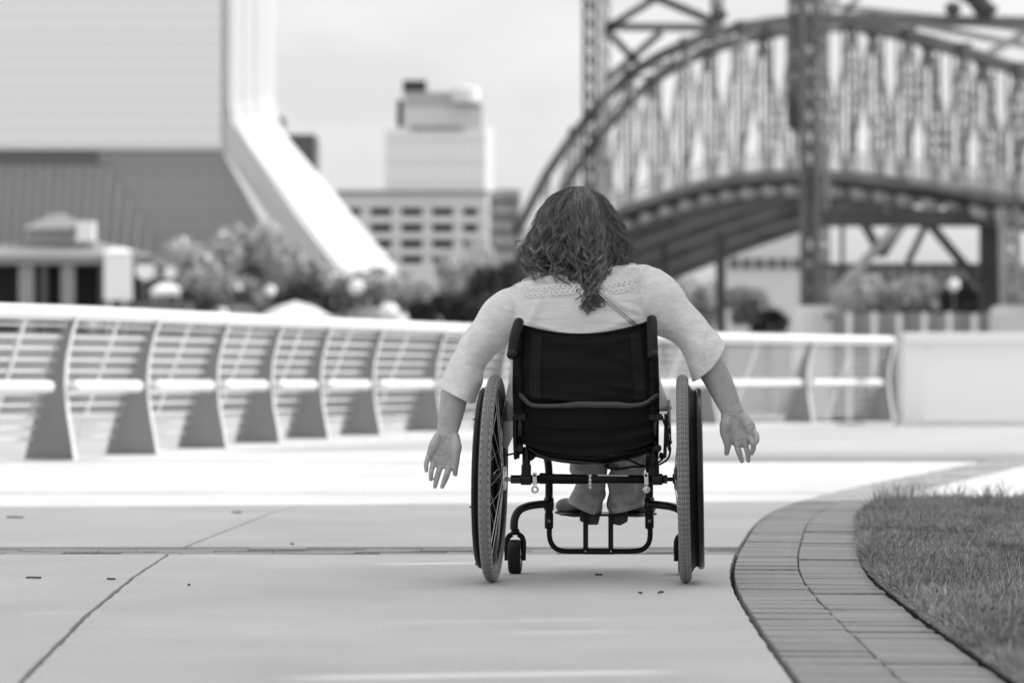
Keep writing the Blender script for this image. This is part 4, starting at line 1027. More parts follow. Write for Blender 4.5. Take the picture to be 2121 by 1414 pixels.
# brake calliper and cable on the right
tb("brake_cable", [(1371, 862, 0), (1377, 880, -.02), (1383, 905, -.02), (1388, 930, -.015), (1384, 948, -.012), (1372, 958, -.015), (1352, 965, -.015), (1325, 962, -.01), (1300, 950, 0)], .0032, M_rubber, 8)
tb("brake_cable", [(1377, 858, .01), (1384, 872, 0), (1388, 890, 0), (1389, 912, 0), (1386, 930, 0)], .0022, M_rubber, 8)
mb = MB()
for (a, b, w) in ((1381, 878, .008), (1385, 892, .011), (1383, 905, .009), (1388, 916, .010), (1387, 930, .009), (1380, 897, .007)): mb.add(*box(Lc(a, b, .005), (w, .02, w * 1.2), [[.9, 0, .4], [0, 1, 0], [-.4, 0, .9]]))
C("brake_caliper", mb, M_plastic, bevel=.001)
mb = MB(); mb.add(*sphere(Lc(1384, 884, -.01), (.003, .003, .005), 8, 6)); mb.add(*sphere(Lc(1388, 902, -.01), (.002, .002, .004), 8, 6)); C("brake_bolt", mb, M_silver, smooth=True)
# rigid stabiliser bar behind the back
tb("stabiliser_bar", [(1074, 814, -.015), (1084, 824, -.03), (1096, 836, -.042), (1110, 840, -.046), (1150, 840.5, -.047), (1180, 839, -.047), (1200, 837.5, -.047), (1240, 838, -.047), (1275, 838, -.047), (1300, 840, -.047), (1328, 837.5, -.045), (1342, 832, -.04), (1352, 824, -.03), (1362, 818, -.015)],
   np.interp(np.arange(13 * 8 + 1), np.array([0, 4, 5.5, 8.5, 9.5, 13]) * 8, [.0072, .0072, .0105, .0105, .0075, .0072]), M_graph, 16)
# folding push handles
for pts, w in (([(1075, 666, -.020), (1072, 676, -.040), (1066, 700, -.072), (1061, 738, -.098)], 1), ([(1350, 660, -.020), (1350.5, 672, -.040), (1351, 700, -.072), (1351.5, 740, -.098)], 1)):
    P = catmull([Lc(*p) for p in pts], 6); n_ = len(P)
    rr = np.interp(np.linspace(0, 1, n_), [0, .15, .8, .97, 1], [.0145, .0155, .0160, .0155, .013])
    V, F = tube(P, rr, 20, flat=1.0, up=(0, 1, .2)); mb = MB(); mb.add(V, F); g_ = C("push_handle", mb, M_rubber, smooth=True)
    mb = MB(); q = P[-1]; d = P[-1] - P[-2]; d /= np.linalg.norm(d); mb.add(*tube([q - d * .016, q - d * .002, q + d * .004], [.0165, .0168, .0135], 20, up=(0, 1, .2))); C("grip_end", mb, M_plastic, g_, smooth=True)
# back upholstery: sagging sling with folds, side wraps, a flap across the bottom
def sheet(name, rows, m, depth, nu=64, nv=60, fold=None, th=.006, parent=None, uvp=None, **k):
    """rows: (py_left, px_left, py_right, px_right) top to bottom; depth(u,v) gives t"""
    rows = np.array(rows, float); vs = np.linspace(0, 1, len(rows)); V = np.zeros((nv, nu, 3))
    for j in range(nv):
        v = j / (nv - 1); r_ = [np.interp(v, vs, rows[:, c]) for c in range(5)]
        for i in range(nu):
            u = i / (nu - 1); px = r_[1] + (r_[3] - r_[1]) * u; py = r_[0] + (r_[2] - r_[0]) * u + r_[4] * (1 - (2 * u - 1) ** 2)
            t = depth(u, v); 
            if fold: t += fold(u, v)
            V[j, i] = Lc(px, py, t)
    Q = [(j * nu + i, j * nu + i + 1, (j + 1) * nu + i + 1, (j + 1) * nu + i) for j in range(nv - 1) for i in range(nu - 1)]
    mb = MB(); mb.add(V.reshape(-1, 3), Q); o = C(name, mb, m, parent, smooth=True, **k); md = o.modifiers.new("t", 'SOLIDIFY'); md.thickness = th; md.offset = 0
    return o
def nz(x, y, z=0, s=1): return mnoise.noise(Vector((x * s, y * s, z)))
def bk_depth(u, v):
    e = 1 - (2 * u - 1) ** 2
    return .004 - .040 * e ** .6 * (.55 + .45 * math.sin(math.pi * min(1, v * .9 + .15)))
def bk_fold(u, v):
    f = .0050 * nz(u * 2.2 + v * 1.0, v * 11, 3) + .0025 * nz(u * 4, v * 17 + u * 3, 9)
    f += -.009 * math.exp(-((v - .52 - .10 * (u - .3)) / .022) ** 2) * math.exp(-((u - .28) / .22) ** 2)
    f += -.008 * math.exp(-((v - .60 + .12 * (u - .3)) / .02) ** 2) * math.exp(-((u - .3) / .25) ** 2)
    f += -.008 * math.exp(-((v - .30 - .5 * (u - .82)) / .03) ** 2) * math.exp(-((u - .82) / .10) ** 2)
    f += -.008 * math.exp(-((v - .44 - .15 * (u - .75)) / .02) ** 2) * math.exp(-((u - .78) / .14) ** 2)
    return f
rows_b = [(672, 1078, 664, 1347, 24), (700, 1073, 700, 1350, 14), (760, 1068, 760, 1356, 4), (820, 1068, 820, 1360, 2), (860, 1071, 860, 1361, 2), (895, 1074, 890, 1361, 8), (918, 1080, 912, 1360, 30)]
bkr = sheet("back_upholstery", rows_b, M_sling, bk_depth, 72, 90, bk_fold)
hem = np.array([Lc(1078 + (1347 - 1078) * u, 672 - 8 * u + 24 * (1 - (2 * u - 1) ** 2) + 1, bk_depth(u, 0) - .003) for u in np.linspace(0, 1, 40)])
mb = MB(); mb.add(*tube(hem, .0042, 8)); C("top_piping", mb, M_sling, bkr, smooth=True)
for (a, b) in ((.10, .18), (.84, .92)):
    mb = MB(); V = []; 
    for v in np.linspace(.09, .52, 16):
        for u in (a, b):
            r_ = [np.interp(v, np.linspace(0, 1, 7), np.array(rows_b, float)[:, c]) for c in range(5)]
            px = r_[1] + (r_[3] - r_[1]) * u; py = r_[0] + (r_[2] - r_[0]) * u + r_[4] * (1 - (2 * u - 1) ** 2)
            V.append(Lc(px, py, bk_depth(u, v) + bk_fold(u, v) - .0042))
    mb.add(V, [(2 * i, 2 * i + 1, 2 * i + 3, 2 * i + 2) for i in range(15)]); o = C("webbing_patch", mb, mat("worn_nylon", .010, .5, spec=.2, var=.3, scale=30, bump=.4, bscale=1200), bkr); md = o.modifiers.new("t", 'SOLIDIFY'); md.thickness = .002
sheet("lower_flap", [(838, 1090, 838, 1342, 4), (862, 1090, 862, 1341, 6), (884, 1089, 880, 1340, 6)], M_sling, lambda u, v: bk_depth(u, .8) - .008, 40, 14, lambda u, v: .002 * nz(u * 5, v * 3), .003)
for x0, x1, ph in ((1063, 1084, 0), (1340, 1362, 5)):
    sheet("side_wrap", [(690, x0 + 2, 690, x1 - 2, 0), (740, x0 + 1, 740, x1, 0), (800, x0, 800, x1 + 2, 0), (858, x0 + 2, 858, x1 + 2, 0)], M_sling, lambda u, v: -.006 - .016 * (1 - (2 * u - 1) ** 2), 16, 80, lambda u, v: .0045 * nz(u * 1.2, v * 26, ph) + .002 * nz(u * 3, v * 50, ph), .006)
# seat sling underside and cushion
sheet("seat_sling", [(926, 1092, 922, 1356, 22), (936, 1098, 930, 1352, 26), (944, 1110, 938, 1340, 18)], M_sling, lambda u, v: .00 + .03 * v - .02 * (1 - (2 * u - 1) ** 2), 50, 10, lambda u, v: .003 * nz(u * 6, v * 4), .006)
mb = MB(); a = Lc(1084, 925, .02); b = Lc(1358, 925, .02); mb.add(*box(((a[0] + b[0]) / 2, .24, .425), (b[0] - a[0] - .01, .42, .095))); C("seat_cushion", mb, M_sling, bevel=.015)
tb("seat_piping", [(1094, 928, -.012), (1112, 940, -.014), (1140, 949, -.016), (1175, 954, -.018), (1210, 957, -.018), (1240, 960, -.018), (1262, 962, -.015)], .0028, M_gloss, 8)
# belt that hangs in a loop under the seat
P = catmull([Lc(*p) for p in ((1252, 960, -.01), (1262, 968, -.02), (1285, 970, -.02), (1310, 966, -.025), (1330, 966, -.025), (1352, 962, -.02), (1368, 954, -.01), (1375, 944, 0))], 8)
mb = MB(); mb.add(*tube(P, np.interp(np.linspace(0, 1, len(P)), [0, .1, .3, .5, 1], [.006, .012, .010, .007, .005]), 10, flat=.35)); belt = C("loose_belt", mb, M_sling, smooth=True)
P = catmull([Lc(*p) for p in ((1256, 962, -.012), (1275, 955, -.02), (1298, 952, -.025), (1318, 958, -.028), (1336, 966, -.02))], 8)
mb = MB(); mb.add(*tube(P, .008, 10, flat=.3)); C("belt_loop", mb, M_sling, belt, smooth=True)
mb = MB(); mb.add(*box(Lc(1270, 966, -.02), (.028, .008, .018), [[.95, 0, .3], [0, 1, 0], [-.3, 0, .95]])); C("buckle", mb, M_plastic, belt, bevel=.002)
# ================================================================== PERSON
pr = empty("person", "woman with long curly hair in pale lace-trimmed top and jeans, seated with arms held low", "person", (CXW, CY, 0), -PSI)
M_skin = mat("skin", .47, .48, var=.09, scale=38, bump=.5, bscale=300, sss=.1, var2=.14, scale2=11, bdist=.0012)
# freckles
nt = M_skin.node_tree; N = nt.nodes; p = N["Principled BSDF"]; src = p.inputs['Base Color'].links[0].from_socket
vo = N.new("ShaderNodeTexVoronoi"); vo.inputs['Scale'].default_value = 70; tc = N.new("ShaderNodeTexCoord"); nt.links.new(tc.outputs['Object'], vo.inputs['Vector'])
mr = N.new("ShaderNodeMapRange"); mr.inputs['From Min'].default_value = .08; mr.inputs['From Max'].default_value = .16; mr.inputs['To Min'].default_value = .62; mr.inputs['To Max'].default_value = 1
nt.links.new(vo.outputs['Distance'], mr.inputs[0]); mk = N.new("ShaderNodeMath"); mk.operation = 'MULTIPLY'; nt.links.new(src, mk.inputs[0]); nt.links.new(mr.outputs[0], mk.inputs[1]); nt.links.new(mk.outputs[0], p.inputs['Base Color'])

def Pc(name, mb, m, parent=None, **k): return obj(name, mb, m, parent or pr, **k)
def limb(st, n=20, m=6, tz=None):
    """st rows: px, py, t, half-width px, half-depth px ; squashed tube closed at both ends with rounded tips"""
    st = np.array(st, float); P = np.array([Lc(a, b, c) for a, b, c in st[:, :3]])
    idx = np.arange(len(P)) * m; PP = catmull(P, m); q = np.arange(len(PP))
    hw = np.interp(q, idx, st[:, 3]) * S7; hd = np.interp(q, idx, st[:, 4]) * S7
    # rounded ends
    a = [PP[0] - (PP[1] - PP[0]) / np.linalg.norm(PP[1] - PP[0]) * hd[0] * k for k in (.8, .5)]
    b = [PP[-1] + (PP[-1] - PP[-2]) / np.linalg.norm(PP[-1] - PP[-2]) * hd[-1] * k for k in (.5, .8)]
    PP = np.array(a + list(PP) + b); hw = np.r_[hw[0] * .6, hw[0] * .85, hw, hw[-1] * .85, hw[-1] * .6]; hd = np.r_[hd[0] * .6, hd[0] * .85, hd, hd[-1] * .85, hd[-1] * .6]
    T = np.gradient(PP, axis=0); T /= np.linalg.norm(T, axis=1)[:, None]; V = []
    for i in range(len(PP)):
        ty = abs(T[i][1]); dep = np.array([0, 1., 0]) if ty < .6 else np.array([0, 0, -1.]); D_ = dep - T[i] * T[i].dot(dep); D_ /= np.linalg.norm(D_) + 1e-9; W_ = np.cross(T[i], D_)
        for k in range(n):
            th = 2 * math.pi * k / n; V.append(PP[i] + W_ * math.cos(th) * hw[i] + D_ * math.sin(th) * hd[i])
    F = [(i * n + k, i * n + (k + 1) % n, (i + 1) * n + (k + 1) % n, (i + 1) * n + k) for i in range(len(PP) - 1) for k in range(n)]
    F.append(tuple(range(n))[::-1]); F.append(tuple((len(PP) - 1) * n + k for k in range(n)))
    return V, F
body = MB()
# left arm (image left)
body.add(*limb([(1092, 650, .155, 30, 30), (1042, 668, .14, 31, 30), (990, 728, .10, 29, 29), (952, 782, .06, 28, 29), (942, 812, .045, 28.5, 29), (937.5, 840, .04, 27.5, 27), (932, 868, .035, 25, 22), (928, 888, .03, 22.5, 17.5), (926, 900, .025, 23, 16)], 28))
body.add(*limb([(927, 890, .03, 21.5, 15), (925.5, 905, .025, 25.5, 13), (922, 922, .022, 29, 12), (918, 940, .020, 30, 11), (913, 954, .018, 26, 9.5), (911, 962, .018, 20, 8)], 24))
body.add(*limb([(944, 905, .018, 8.5, 11), (945, 925, .008, 12, 13), (944, 942, .006, 9.5, 11), (944, 955, .008, 7.8, 8.5), (942.5, 968, .014, 7.0, 7.5), (943, 981, .022, 5.0, 5.5)], 16))     # thumb
body.add(*limb([(907, 905, .014, 10, 10), (899, 922, .010, 11, 11), (893, 938, .012, 9, 9)], 16))   # hypothenar pad
body.add(*limb([(891, 936, .018, 6.5, 7), (886.5, 948, .006, 5.6, 6.4), (883, 960, .002, 5.4, 6.0), (883, 974, .014, 4.0, 4.4)], 14))
body.add(*limb([(901, 948, .018, 6.5, 7), (896.5, 964, .008, 5.7, 6.6), (893, 978, .004, 5.4, 6.0), (892.5, 992, .014, 4.2, 4.6)], 14))
body.add(*limb([(914, 956, .018, 7.0, 7.5), (909.5, 974, .014, 6.2, 7.0), (904.5, 991, .012, 5.9, 6.4), (901, 1007, .020, 4.6, 5.0)], 14))
body.add(*limb([(931, 955, .018, 7.5, 8), (928, 974, .012, 6.7, 7.2), (922.5, 991, .010, 6.3, 6.8), (916, 1007, .018, 4.7, 5.1)], 14))
# right arm (image right)
body.add(*limb([(1308, 625, .155, 30, 30), (1360, 630, .14, 31, 30), (1412, 676, .10, 29, 29), (1450, 724, .06, 29, 29), (1474, 762, .045, 30, 30), (1491, 795, .04, 28, 27), (1505, 826, .035, 25, 22), (1514, 846, .03, 22.5, 17.5), (1519, 858, .025, 23, 16)], 28))
body.add(*limb([(1514.5, 848, .03, 21.5, 15), (1519, 863, .025, 27, 13), (1526, 880, .022, 33, 12), (1534, 896, .020, 34, 11), (1541, 908, .018, 28, 10), (1545, 916, .018, 18, 8)], 24))
body.add(*limb([(1506, 866, .018, 10, 11), (1503, 880, .008, 13, 13.5), (1501, 896, .006, 10, 11), (1504, 909, .008, 8.3, 8.8), (1507, 922, .012, 7.4, 7.8), (1505, 938, .020, 5.2, 5.6)], 16))
body.add(*limb([(1538, 865, .014, 10, 10), (1550, 880, .010, 13, 12), (1556, 896, .010, 11, 10)], 16))
body.add(*limb([(1522, 903, .018, 8.0, 8), (1526, 920, .012, 6.8, 7.4), (1530.5, 936, .010, 6.4, 6.8), (1536.5, 954, .018, 4.7, 5.2)], 14))
body.add(*limb([(1539, 906, .018, 7.5, 8), (1544, 922, .012, 6.3, 7.0), (1548.5, 937, .010, 5.9, 6.4), (1550, 953, .018, 4.6, 5.0)], 14))
body.add(*limb([(1551, 902, .012, 7.0, 7.5), (1558, 914, -.006, 6.2, 6.8), (1560, 927, -.010, 5.8, 6.2), (1557, 938, -.002, 4.6, 5.0)], 14))
body.add(*limb([(1558, 892, .012, 7.0, 7.5), (1566, 900, -.006, 6.0, 6.6), (1567, 912, -.016, 5.6, 6.0), (1561, 920, -.018, 4.5, 5.0)], 14))
# trunk, neck, head (mostly under clothes and hair)
body.add(*limb([(1213, 880, .17, 96, 70), (1210, 800, .17, 100, 66), (1203, 700, .165, 100, 62), (1200, 640, .16, 98, 52), (1202, 605, .16, 66, 38)], 32))
body.add(*limb([(1203, 600, .165, 42, 40), (1203, 560, .165, 38, 38), (1203, 520, .16, 38, 40)], 24))
body.add(*limb([(1203, 415, .16, 28, 32), (1203, 440, .16, 48, 58), (1203, 475, .165, 52, 64), (1203, 510, .175, 48, 58), (1203, 540, .20, 34, 40)], 28))
body.add(*sphere(Lc(1203, 505, .27), (.013, .022, .024), 12, 8))
for sx_ in (1147, 1259): body.add(*sphere(Lc(sx_, 492, .17), (.010, .018, .030), 12, 8))
V, F = body.data()
tmp = bpy.data.objects.new("tmp_body", to_mesh("tmp_body", V, F)); COL.objects.link(tmp)
md = tmp.modifiers.new("r", 'REMESH'); md.mode = 'VOXEL'; md.voxel_size = .0017; md.use_smooth_shade = True
md = tmp.modifiers.new("s", 'SMOOTH'); md.factor = .5; md.iterations = 4
dg = bpy.context.evaluated_depsgraph_get(); me = bpy.data.meshes.new_from_object(tmp.evaluated_get(dg)); bpy.data.objects.remove(tmp)
me.name = "body"; me.materials.clear()
# press the palm creases in
co = np.zeros(len(me.vertices) * 3, np.float32); me.vertices.foreach_get("co", co); co = co.reshape(-1, 3)
nr = np.zeros(len(me.vertices) * 3, np.float32); me.vertices.foreach_get("normal", nr); nr = nr.reshape(-1, 3)
cr = [[(907, 891), (920, 895), (934, 897)], [(931, 898), (922, 908), (918, 916), (920, 930), (930, 942), (937, 946)], [(887, 930), (900, 940), (914, 944), (926, 940)], [(918, 916), (912, 932), (908, 944)], [(886, 938), (894, 948), (904, 957)], [(895, 952), (908, 962), (922, 963), (932, 964)],
      [(905, 980), (911, 982)], [(922, 984), (927, 985)], [(892, 970), (898, 971)], [(938, 964), (948, 966)],
      [(1496, 854), (1508, 853), (1518, 856)], [(1505, 858), (1518, 862), (1534, 855)], [(1517, 863), (1528, 872), (1531, 884), (1524, 898), (1514, 905)], [(1532, 886), (1544, 886), (1558, 878)], [(1528, 880), (1540, 893), (1550, 900)], [(1516, 910), (1530, 914), (1542, 909)], [(1552, 900), (1560, 890)],
      [(1526, 926), (1533, 925)], [(1540, 926), (1548, 926)]]
for line in cr:
    P = catmull([Lc(a, b, 0) for a, b in line], 8)
    m_ = (co[:, 0] > P[:, 0].min() - .01) & (co[:, 0] < P[:, 0].max() + .01) & (co[:, 2] > P[:, 2].min() - .01) & (co[:, 2] < P[:, 2].max() + .01) & (nr[:, 1] < -.1)
    ii = np.where(m_)[0]
    if len(ii) == 0: continue
    dd = np.sqrt(((co[ii][:, None, [0, 2]] - P[None, :, [0, 2]]) ** 2).sum(-1)).min(1)
    co[ii] -= nr[ii] * (.0024 * np.exp(-(dd / .0022) ** 2))[:, None]
me.vertices.foreach_set("co", co.ravel()); me.update()
bodyo = link("body", me, M_skin, pr)

# --- shirt: torso shell
def cloth_mat(name, g, stretch, sc=26):
    m = mat(name, g, .85, var=.12, scale=sc, bump=.5, bscale=700, spec=.2, stretch=stretch, sheen=.25, var2=.045, scale2=90, bdist=.0007)
    nt = m.node_tree; N = nt.nodes; b = [n for n in N if n.type == 'BUMP'][0]
    tc = N.new("ShaderNodeTexCoord"); mp = N.new("ShaderNodeMapping"); mp.inputs['Scale'].default_value = (stretch[0] * .8, 1, stretch[2] * .45); nt.links.new(tc.outputs['Object'], mp.inputs[0])
    n = N.new("ShaderNodeTexNoise"); n.inputs['Scale'].default_value = 12; n.inputs['Detail'].default_value = 2; nt.links.new(mp.outputs[0], n.inputs[0])
    b2 = N.new("ShaderNodeBump"); b2.inputs['Strength'].default_value = .35; b2.inputs['Distance'].default_value = .006; nt.links.new(n.outputs[0], b2.inputs['Height']); nt.links.new(b2.outputs[0], b.inputs['Normal'])
    return m
M_shirt = cloth_mat("pale_slub_knit", .80, (.35, 1, 5)); M_slv = cloth_mat("pale_slub_knit_sleeve", .80, (1.2, 1, 3.0))
rows = [  # pxL, pyL, pxR, pyR, t, half depth
    (1180, 556, 1240, 548, .165, .045), (1140, 566, 1275, 546, .165, .066), (1100, 577, 1305, 547, .160, .080), (1074, 588, 1326, 551, .158, .090), (1062, 600, 1334, 562, .158, .096), (1059, 618, 1337, 585, .155, .106),
    (1058, 645, 1340, 620, .152, .114), (1060, 675, 1344, 662, .150, .118), (1062, 710, 1352, 706, .150, .122), (1060, 750, 1360, 750, .150, .126), (1055, 790, 1368, 790, .152, .130), (1048, 830, 1382, 826, .155, .135), (1044, 855, 1390, 842, .155, .138), (1046, 872, 1388, 850, .155, .138)]
rows = np.array(rows); mR = 8; RR = catmull(rows, mR); nT = 96; V = []
for r_ in RR:
    a = Lc(r_[0], r_[1], r_[4]); b = Lc(r_[2], r_[3], r_[4]); c = (a + b) / 2; w = (b - a) / 2
    for k in range(nT):
        th = 2 * math.pi * k / nT; cth, sth = math.cos(th), math.sin(th); e = 2 / 3.1
        X = np.sign(cth) * abs(cth) ** e; Yv = np.sign(sth) * abs(sth) ** e
        V.append(c + w * X + np.array([0, r_[5] * Yv, 0]))
V = np.array(V).reshape(len(RR), nT, 3)
# folds: gather above the back sling, pulls from the armholes
for i in range(len(RR)):
    v = i / (len(RR) - 1)
    for k in range(nT):
        q = V[i, k]; x, z = q[0], q[2]
        amp = .0065 * nz(x * 5, z * 18, 1) + .003 * nz(x * 9 + z * 4, z * 34, 4)
        for (cx_, cz_, sx2, sz2, sl, A) in ((-.09, .735, .075, .006, -.28, .0045), (.06, .742, .08, .006, .12, .004), (.13, .80, .045, .006, -.35, .004), (.11, .765, .05, .006, .25, .004), (-.165, .79, .02, .02, 2.0, .004), (.0, .725, .1, .007, .03, .004)):
            dz = (z - cz_) - sl * (x - cx_); amp += 2.6 * A * math.exp(-(dz / sz2) ** 2 - ((x - cx_) / sx2) ** 2)
        q[1] += -amp if q[1] < .15 else amp
Q = np.array([(i * nT + k, i * nT + (k + 1) % nT, (i + 1) * nT + (k + 1) % nT, (i + 1) * nT + k) for i in range(len(RR) - 1) for k in range(nT)])
shirt_me = big_mesh("shirt", V.reshape(-1, 3), Q, True); shirt = link("shirt", shirt_me, M_shirt, pr)
md = shirt.modifiers.new("t", 'SOLIDIFY'); md.thickness = .002; md.offset = 0
TORSO = V.reshape(-1, 3)
bvh = BVHTree.FromPolygons([Vector(v) for v in TORSO], [tuple(q) for q in Q])
def back_y(x, z):      # the shirt's back surface (chair-local y) or None
    h = bvh.ray_cast(Vector((x, -1, z)), Vector((0, 1, 0)))
    return h[0].y if h[0] is not None else None
# sleeves
def sleeve(st, seed, flare, hang):
    st = np.array(st, float); RS = catmull(st, 8); n = 64; V = []; L_ = len(RS); RSc = np.array([(Lc(r_[0], r_[1], r_[4]) + Lc(r_[2], r_[3], r_[4])) / 2 for r_ in RS])
    for i, r_ in enumerate(RS):
        o_, i_ = Lc(r_[0], r_[1], r_[4]), Lc(r_[2], r_[3], r_[4]); c = (o_ + i_) / 2; w = (o_ - i_) / 2; v = i / (L_ - 1)
        ax_ = np.array([w[2], 0, -w[0]]); ax_ /= np.linalg.norm(ax_)
        for k in range(n):
            th = 2 * math.pi * k / n; q = c + w * math.cos(th) + np.array([0, r_[5] * math.sin(th), 0])
            am = .009 * nz(q[0] * 12 + seed, q[2] * 12, v * 3) + .0025 * nz(q[0] * 30, q[2] * 30 + seed, 2)
            am += .009 * max(0, v - .70) / .28 * math.sin(th * 3 + seed) * flare
            d = w * math.cos(th) / np.linalg.norm(w) + np.array([0, math.sin(th), 0]); q = q + d * am
            if 0 < i: dn = (RSc[min(i + 1, L_ - 1)] - RSc[i - 1]); dn /= np.linalg.norm(dn); q = q + dn * (hang * max(0, -math.sin(th)) + .004 * math.sin(th * 2 + seed)) * max(0, (v - .8) / .2) ** 1.5
            V.append(q)
    Q = np.array([(i * n + k, i * n + (k + 1) % n, (i + 1) * n + (k + 1) % n, (i + 1) * n + k) for i in range(L_ - 1) for k in range(n)])
    o = link("sleeve", big_mesh("sleeve", np.array(V), Q, True), M_slv, shirt); md = o.modifiers.new("t", 'SOLIDIFY'); md.thickness = .0022; md.offset = 0
    # stitched hem
    last = np.array(V[-n:]); return o, np.array(V).reshape(L_, n, 3)
slL, VL = sleeve([(1092, 590, 1078, 690, .15, .060), (1060, 592, 1056, 702, .145, .072), (1036, 603, 1048, 712, .14, .072), (1008, 624, 1038, 722, .125, .070), (984, 656, 1022, 737, .105, .067), (962, 694, 1006, 762, .085, .064), (938, 740, 996, 796, .065, .062), (920, 778, 990, 820, .055, .062), (908, 799, 985, 833, .05, .062)], 1.3, .7, .008)
slR, VR = sleeve([(1305, 552, 1322, 672, .15, .060), (1337, 547, 1346, 684, .145, .072), (1366, 560, 1362, 694, .14, .072), (1392, 578, 1384, 704, .125, .070), (1416, 606, 1404, 716, .105, .067), (1442, 642, 1418, 738, .085, .064), (1468, 672, 1428, 766, .065, .062), (1486, 690, 1436, 782, .055, .064), (1499, 709, 1438, 786, .05, .066)], 4.1, 1.0, .020)
for o_, Vs in ((slL, VL), (slR, VR)):
    mb = MB(); mb.add(*tube(Vs[-2], .0016, 6, closed=True)); Pc("hem", mb, M_slv, o_, smooth=True)
# fold-back flap edge on the right sleeve
P = catmull([Lc(*p) for p in ((1467, 668, -.012), (1462, 688, -.016), (1459, 706, -.018), (1460, 730, -.017), (1464, 755, -.015), (1466, 770, -.013))], 6)
Pn = []
bs2 = BVHTree.FromPolygons([Vector(v) for v in VR.reshape(-1, 3)], [(i * 64 + k, i * 64 + (k + 1) % 64, (i + 1) * 64 + (k + 1) % 64, (i + 1) * 64 + k) for i in range(VR.shape[0] - 1) for k in range(64)])
for q in P:
    h = bs2.ray_cast(Vector((q[0], -1, q[2])), Vector((0, 1, 0)))
    if h[0] is not None: Pn.append(np.array(h[0]) + [0, -.0012, 0])
if len(Pn) > 4: mb = MB(); mb.add(*tube(np.array(Pn), .0022, 8)); Pc("fold_seam", mb, M_slv, slR, smooth=True)
# armhole seams
for pts in (((1063, 596), (1059, 610), (1057, 640), (1059, 668), (1062, 690)), ((1334, 549), (1336, 575), (1338, 610), (1342, 640), (1347, 672))):
    P = []
    for a, b in catmull([(x, y, 0) for x, y in pts], 6)[:, :2]:
        q = Lc(a, b, .05); 
        ys_h = []
        for bv in (bvh, bs2):
            h = bv.ray_cast(Vector((q[0], -1, q[2])), Vector((0, 1, 0)))
            if h[0] is not None: ys_h.append(h[0].y)
        if ys_h: P.append([q[0], min(ys_h) - .0004, q[2]])
    if len(P) > 4: mb = MB(); mb.add(*tube(np.array(P), .0016, 6)); Pc("armhole_seam", mb, M_shirt, shirt, smooth=True)

# --- lace yoke: net bands and a scalloped row of crochet flowers laid on the back
M_lace = mat("white_cotton_lace", .93, .8, spec=.2)
def on_back(px, py, off=.0022):
    q = Lc(px, py, .05); y = back_y(q[0], q[2])
    if y is None: return None
    r_ = Lc(px, py, y); y = back_y(r_[0], r_[2]); 
    return np.array([r_[0], (y if y is not None else r_[1]) - off, r_[2]])
def lace_low(px):  return float(np.interp(px, [1052, 1070, 1090, 1115, 1145, 1180, 1220, 1262, 1290, 1312, 1333], [604, 598, 600, 601, 596, 594, 598, 594, 588, 582, 576]))
def lace_top(px):  return float(np.interp(px, [1052, 1070, 1090, 1115, 1145, 1180, 1220, 1262, 1290, 1312, 1333], [598, 578, 571, 567, 566, 564, 562, 558, 545, 546, 548]))
lace = Pc("lace_yoke", (lambda m_: m_)(MB()), M_lace) if False else None
mb = MB()
def thread(P, r):
    P = [q for q in P if q is not None]
    if len(P) > 2: mb.add(*tube(np.array(P), r, 5))
for f in (0, .22, .44, .62, .74, .92):
    thread([on_back(px, lace_top(px) + (lace_low(px) - lace_top(px)) * f) for px in np.arange(1062, 1335, 3)], .0013 if f in (0, .92) else .0009)
for px in np.arange(1063, 1334, 5.6):
    thread([on_back(px + rnd.uniform(-.3, .3), lace_top(px) + (lace_low(px) - lace_top(px)) * f) for f in np.linspace(0, .9, 7)], .0009)
for cxp in (1096, 1150, 1205, 1258, 1312):        # fan motifs
    for rr in (5, 8.5, 12, 15.5):
        thread([on_back(cxp + rr * math.cos(t) * 1.15, lace_top(cxp) + 20 - rr * math.sin(t)) for t in np.linspace(0, math.pi, 14)], .0012)
lace = Pc("lace_yoke", mb, M_lace, smooth=True)
V = []; xs_ = np.arange(1062, 1334, 3.0)
for px in xs_:
    c3 = [on_back(px, lace_top(px) + (lace_low(px) - lace_top(px)) * f, .0006) for f in (0.04, .5, .92)]
    if all(v is not None for v in c3): V += c3
xs_ = xs_[:len(V) // 3]; ok = len(V) > 9; print("lace lining columns", len(V) // 3)
if ok:
    mb = MB(); mb.add(V, [(3 * i + k, 3 * i + k + 1, 3 * i + 4 + k, 3 * i + 3 + k) for i in range(len(xs_) - 1) for k in (0, 1)]); obj("lace_hole_shade", mb, mat("dark_lace_hole_shade", .07, .9), lace, smooth=True)  # dark sheet colours in the shadowed skin behind the lace holes
flower = MB()
for k in range(7):
    t = 2 * math.pi * k / 7; flower.add(*sphere((math.cos(t) * .0072, 0, math.sin(t) * .0072), (.0032, .0014, .0032), 7, 5))
flower.add(*tube([(math.cos(t) * .0042, 0, math.sin(t) * .0042) for t in np.linspace(0, 2 * math.pi, 14, endpoint=False)], .0017, 6, closed=True))
fme = to_mesh("crochet_flower", *flower.data(), smooth=True); fme.materials.append(M_lace)
px = 1060.0; i = 0
while px < 1334:
    for row in (0, 1):
        sc = math.sin((px - 1066) / 62 * math.pi); yy = lace_low(px) + (0 if row == 0 else 7.5 + 3.5 * abs(sc)) - (2 if row == 0 else 0)
        if row == 1 and (px < 1072 or abs(sc) < .25): continue
        q = on_back(px + (4 if row else 0), yy, .006)
        if q is not None:
            o = bpy.data.objects.new("crochet_flower", fme); COL.objects.link(o); o.parent = lace; o.location = q; o.scale = [1.05 + rnd.uniform(-.08, .08)] * 3; o.rotation_euler = (rnd.uniform(-.15, .15), rnd.uniform(0, 1), rnd.uniform(-.15, .15))
    px += 11.2; i += 1

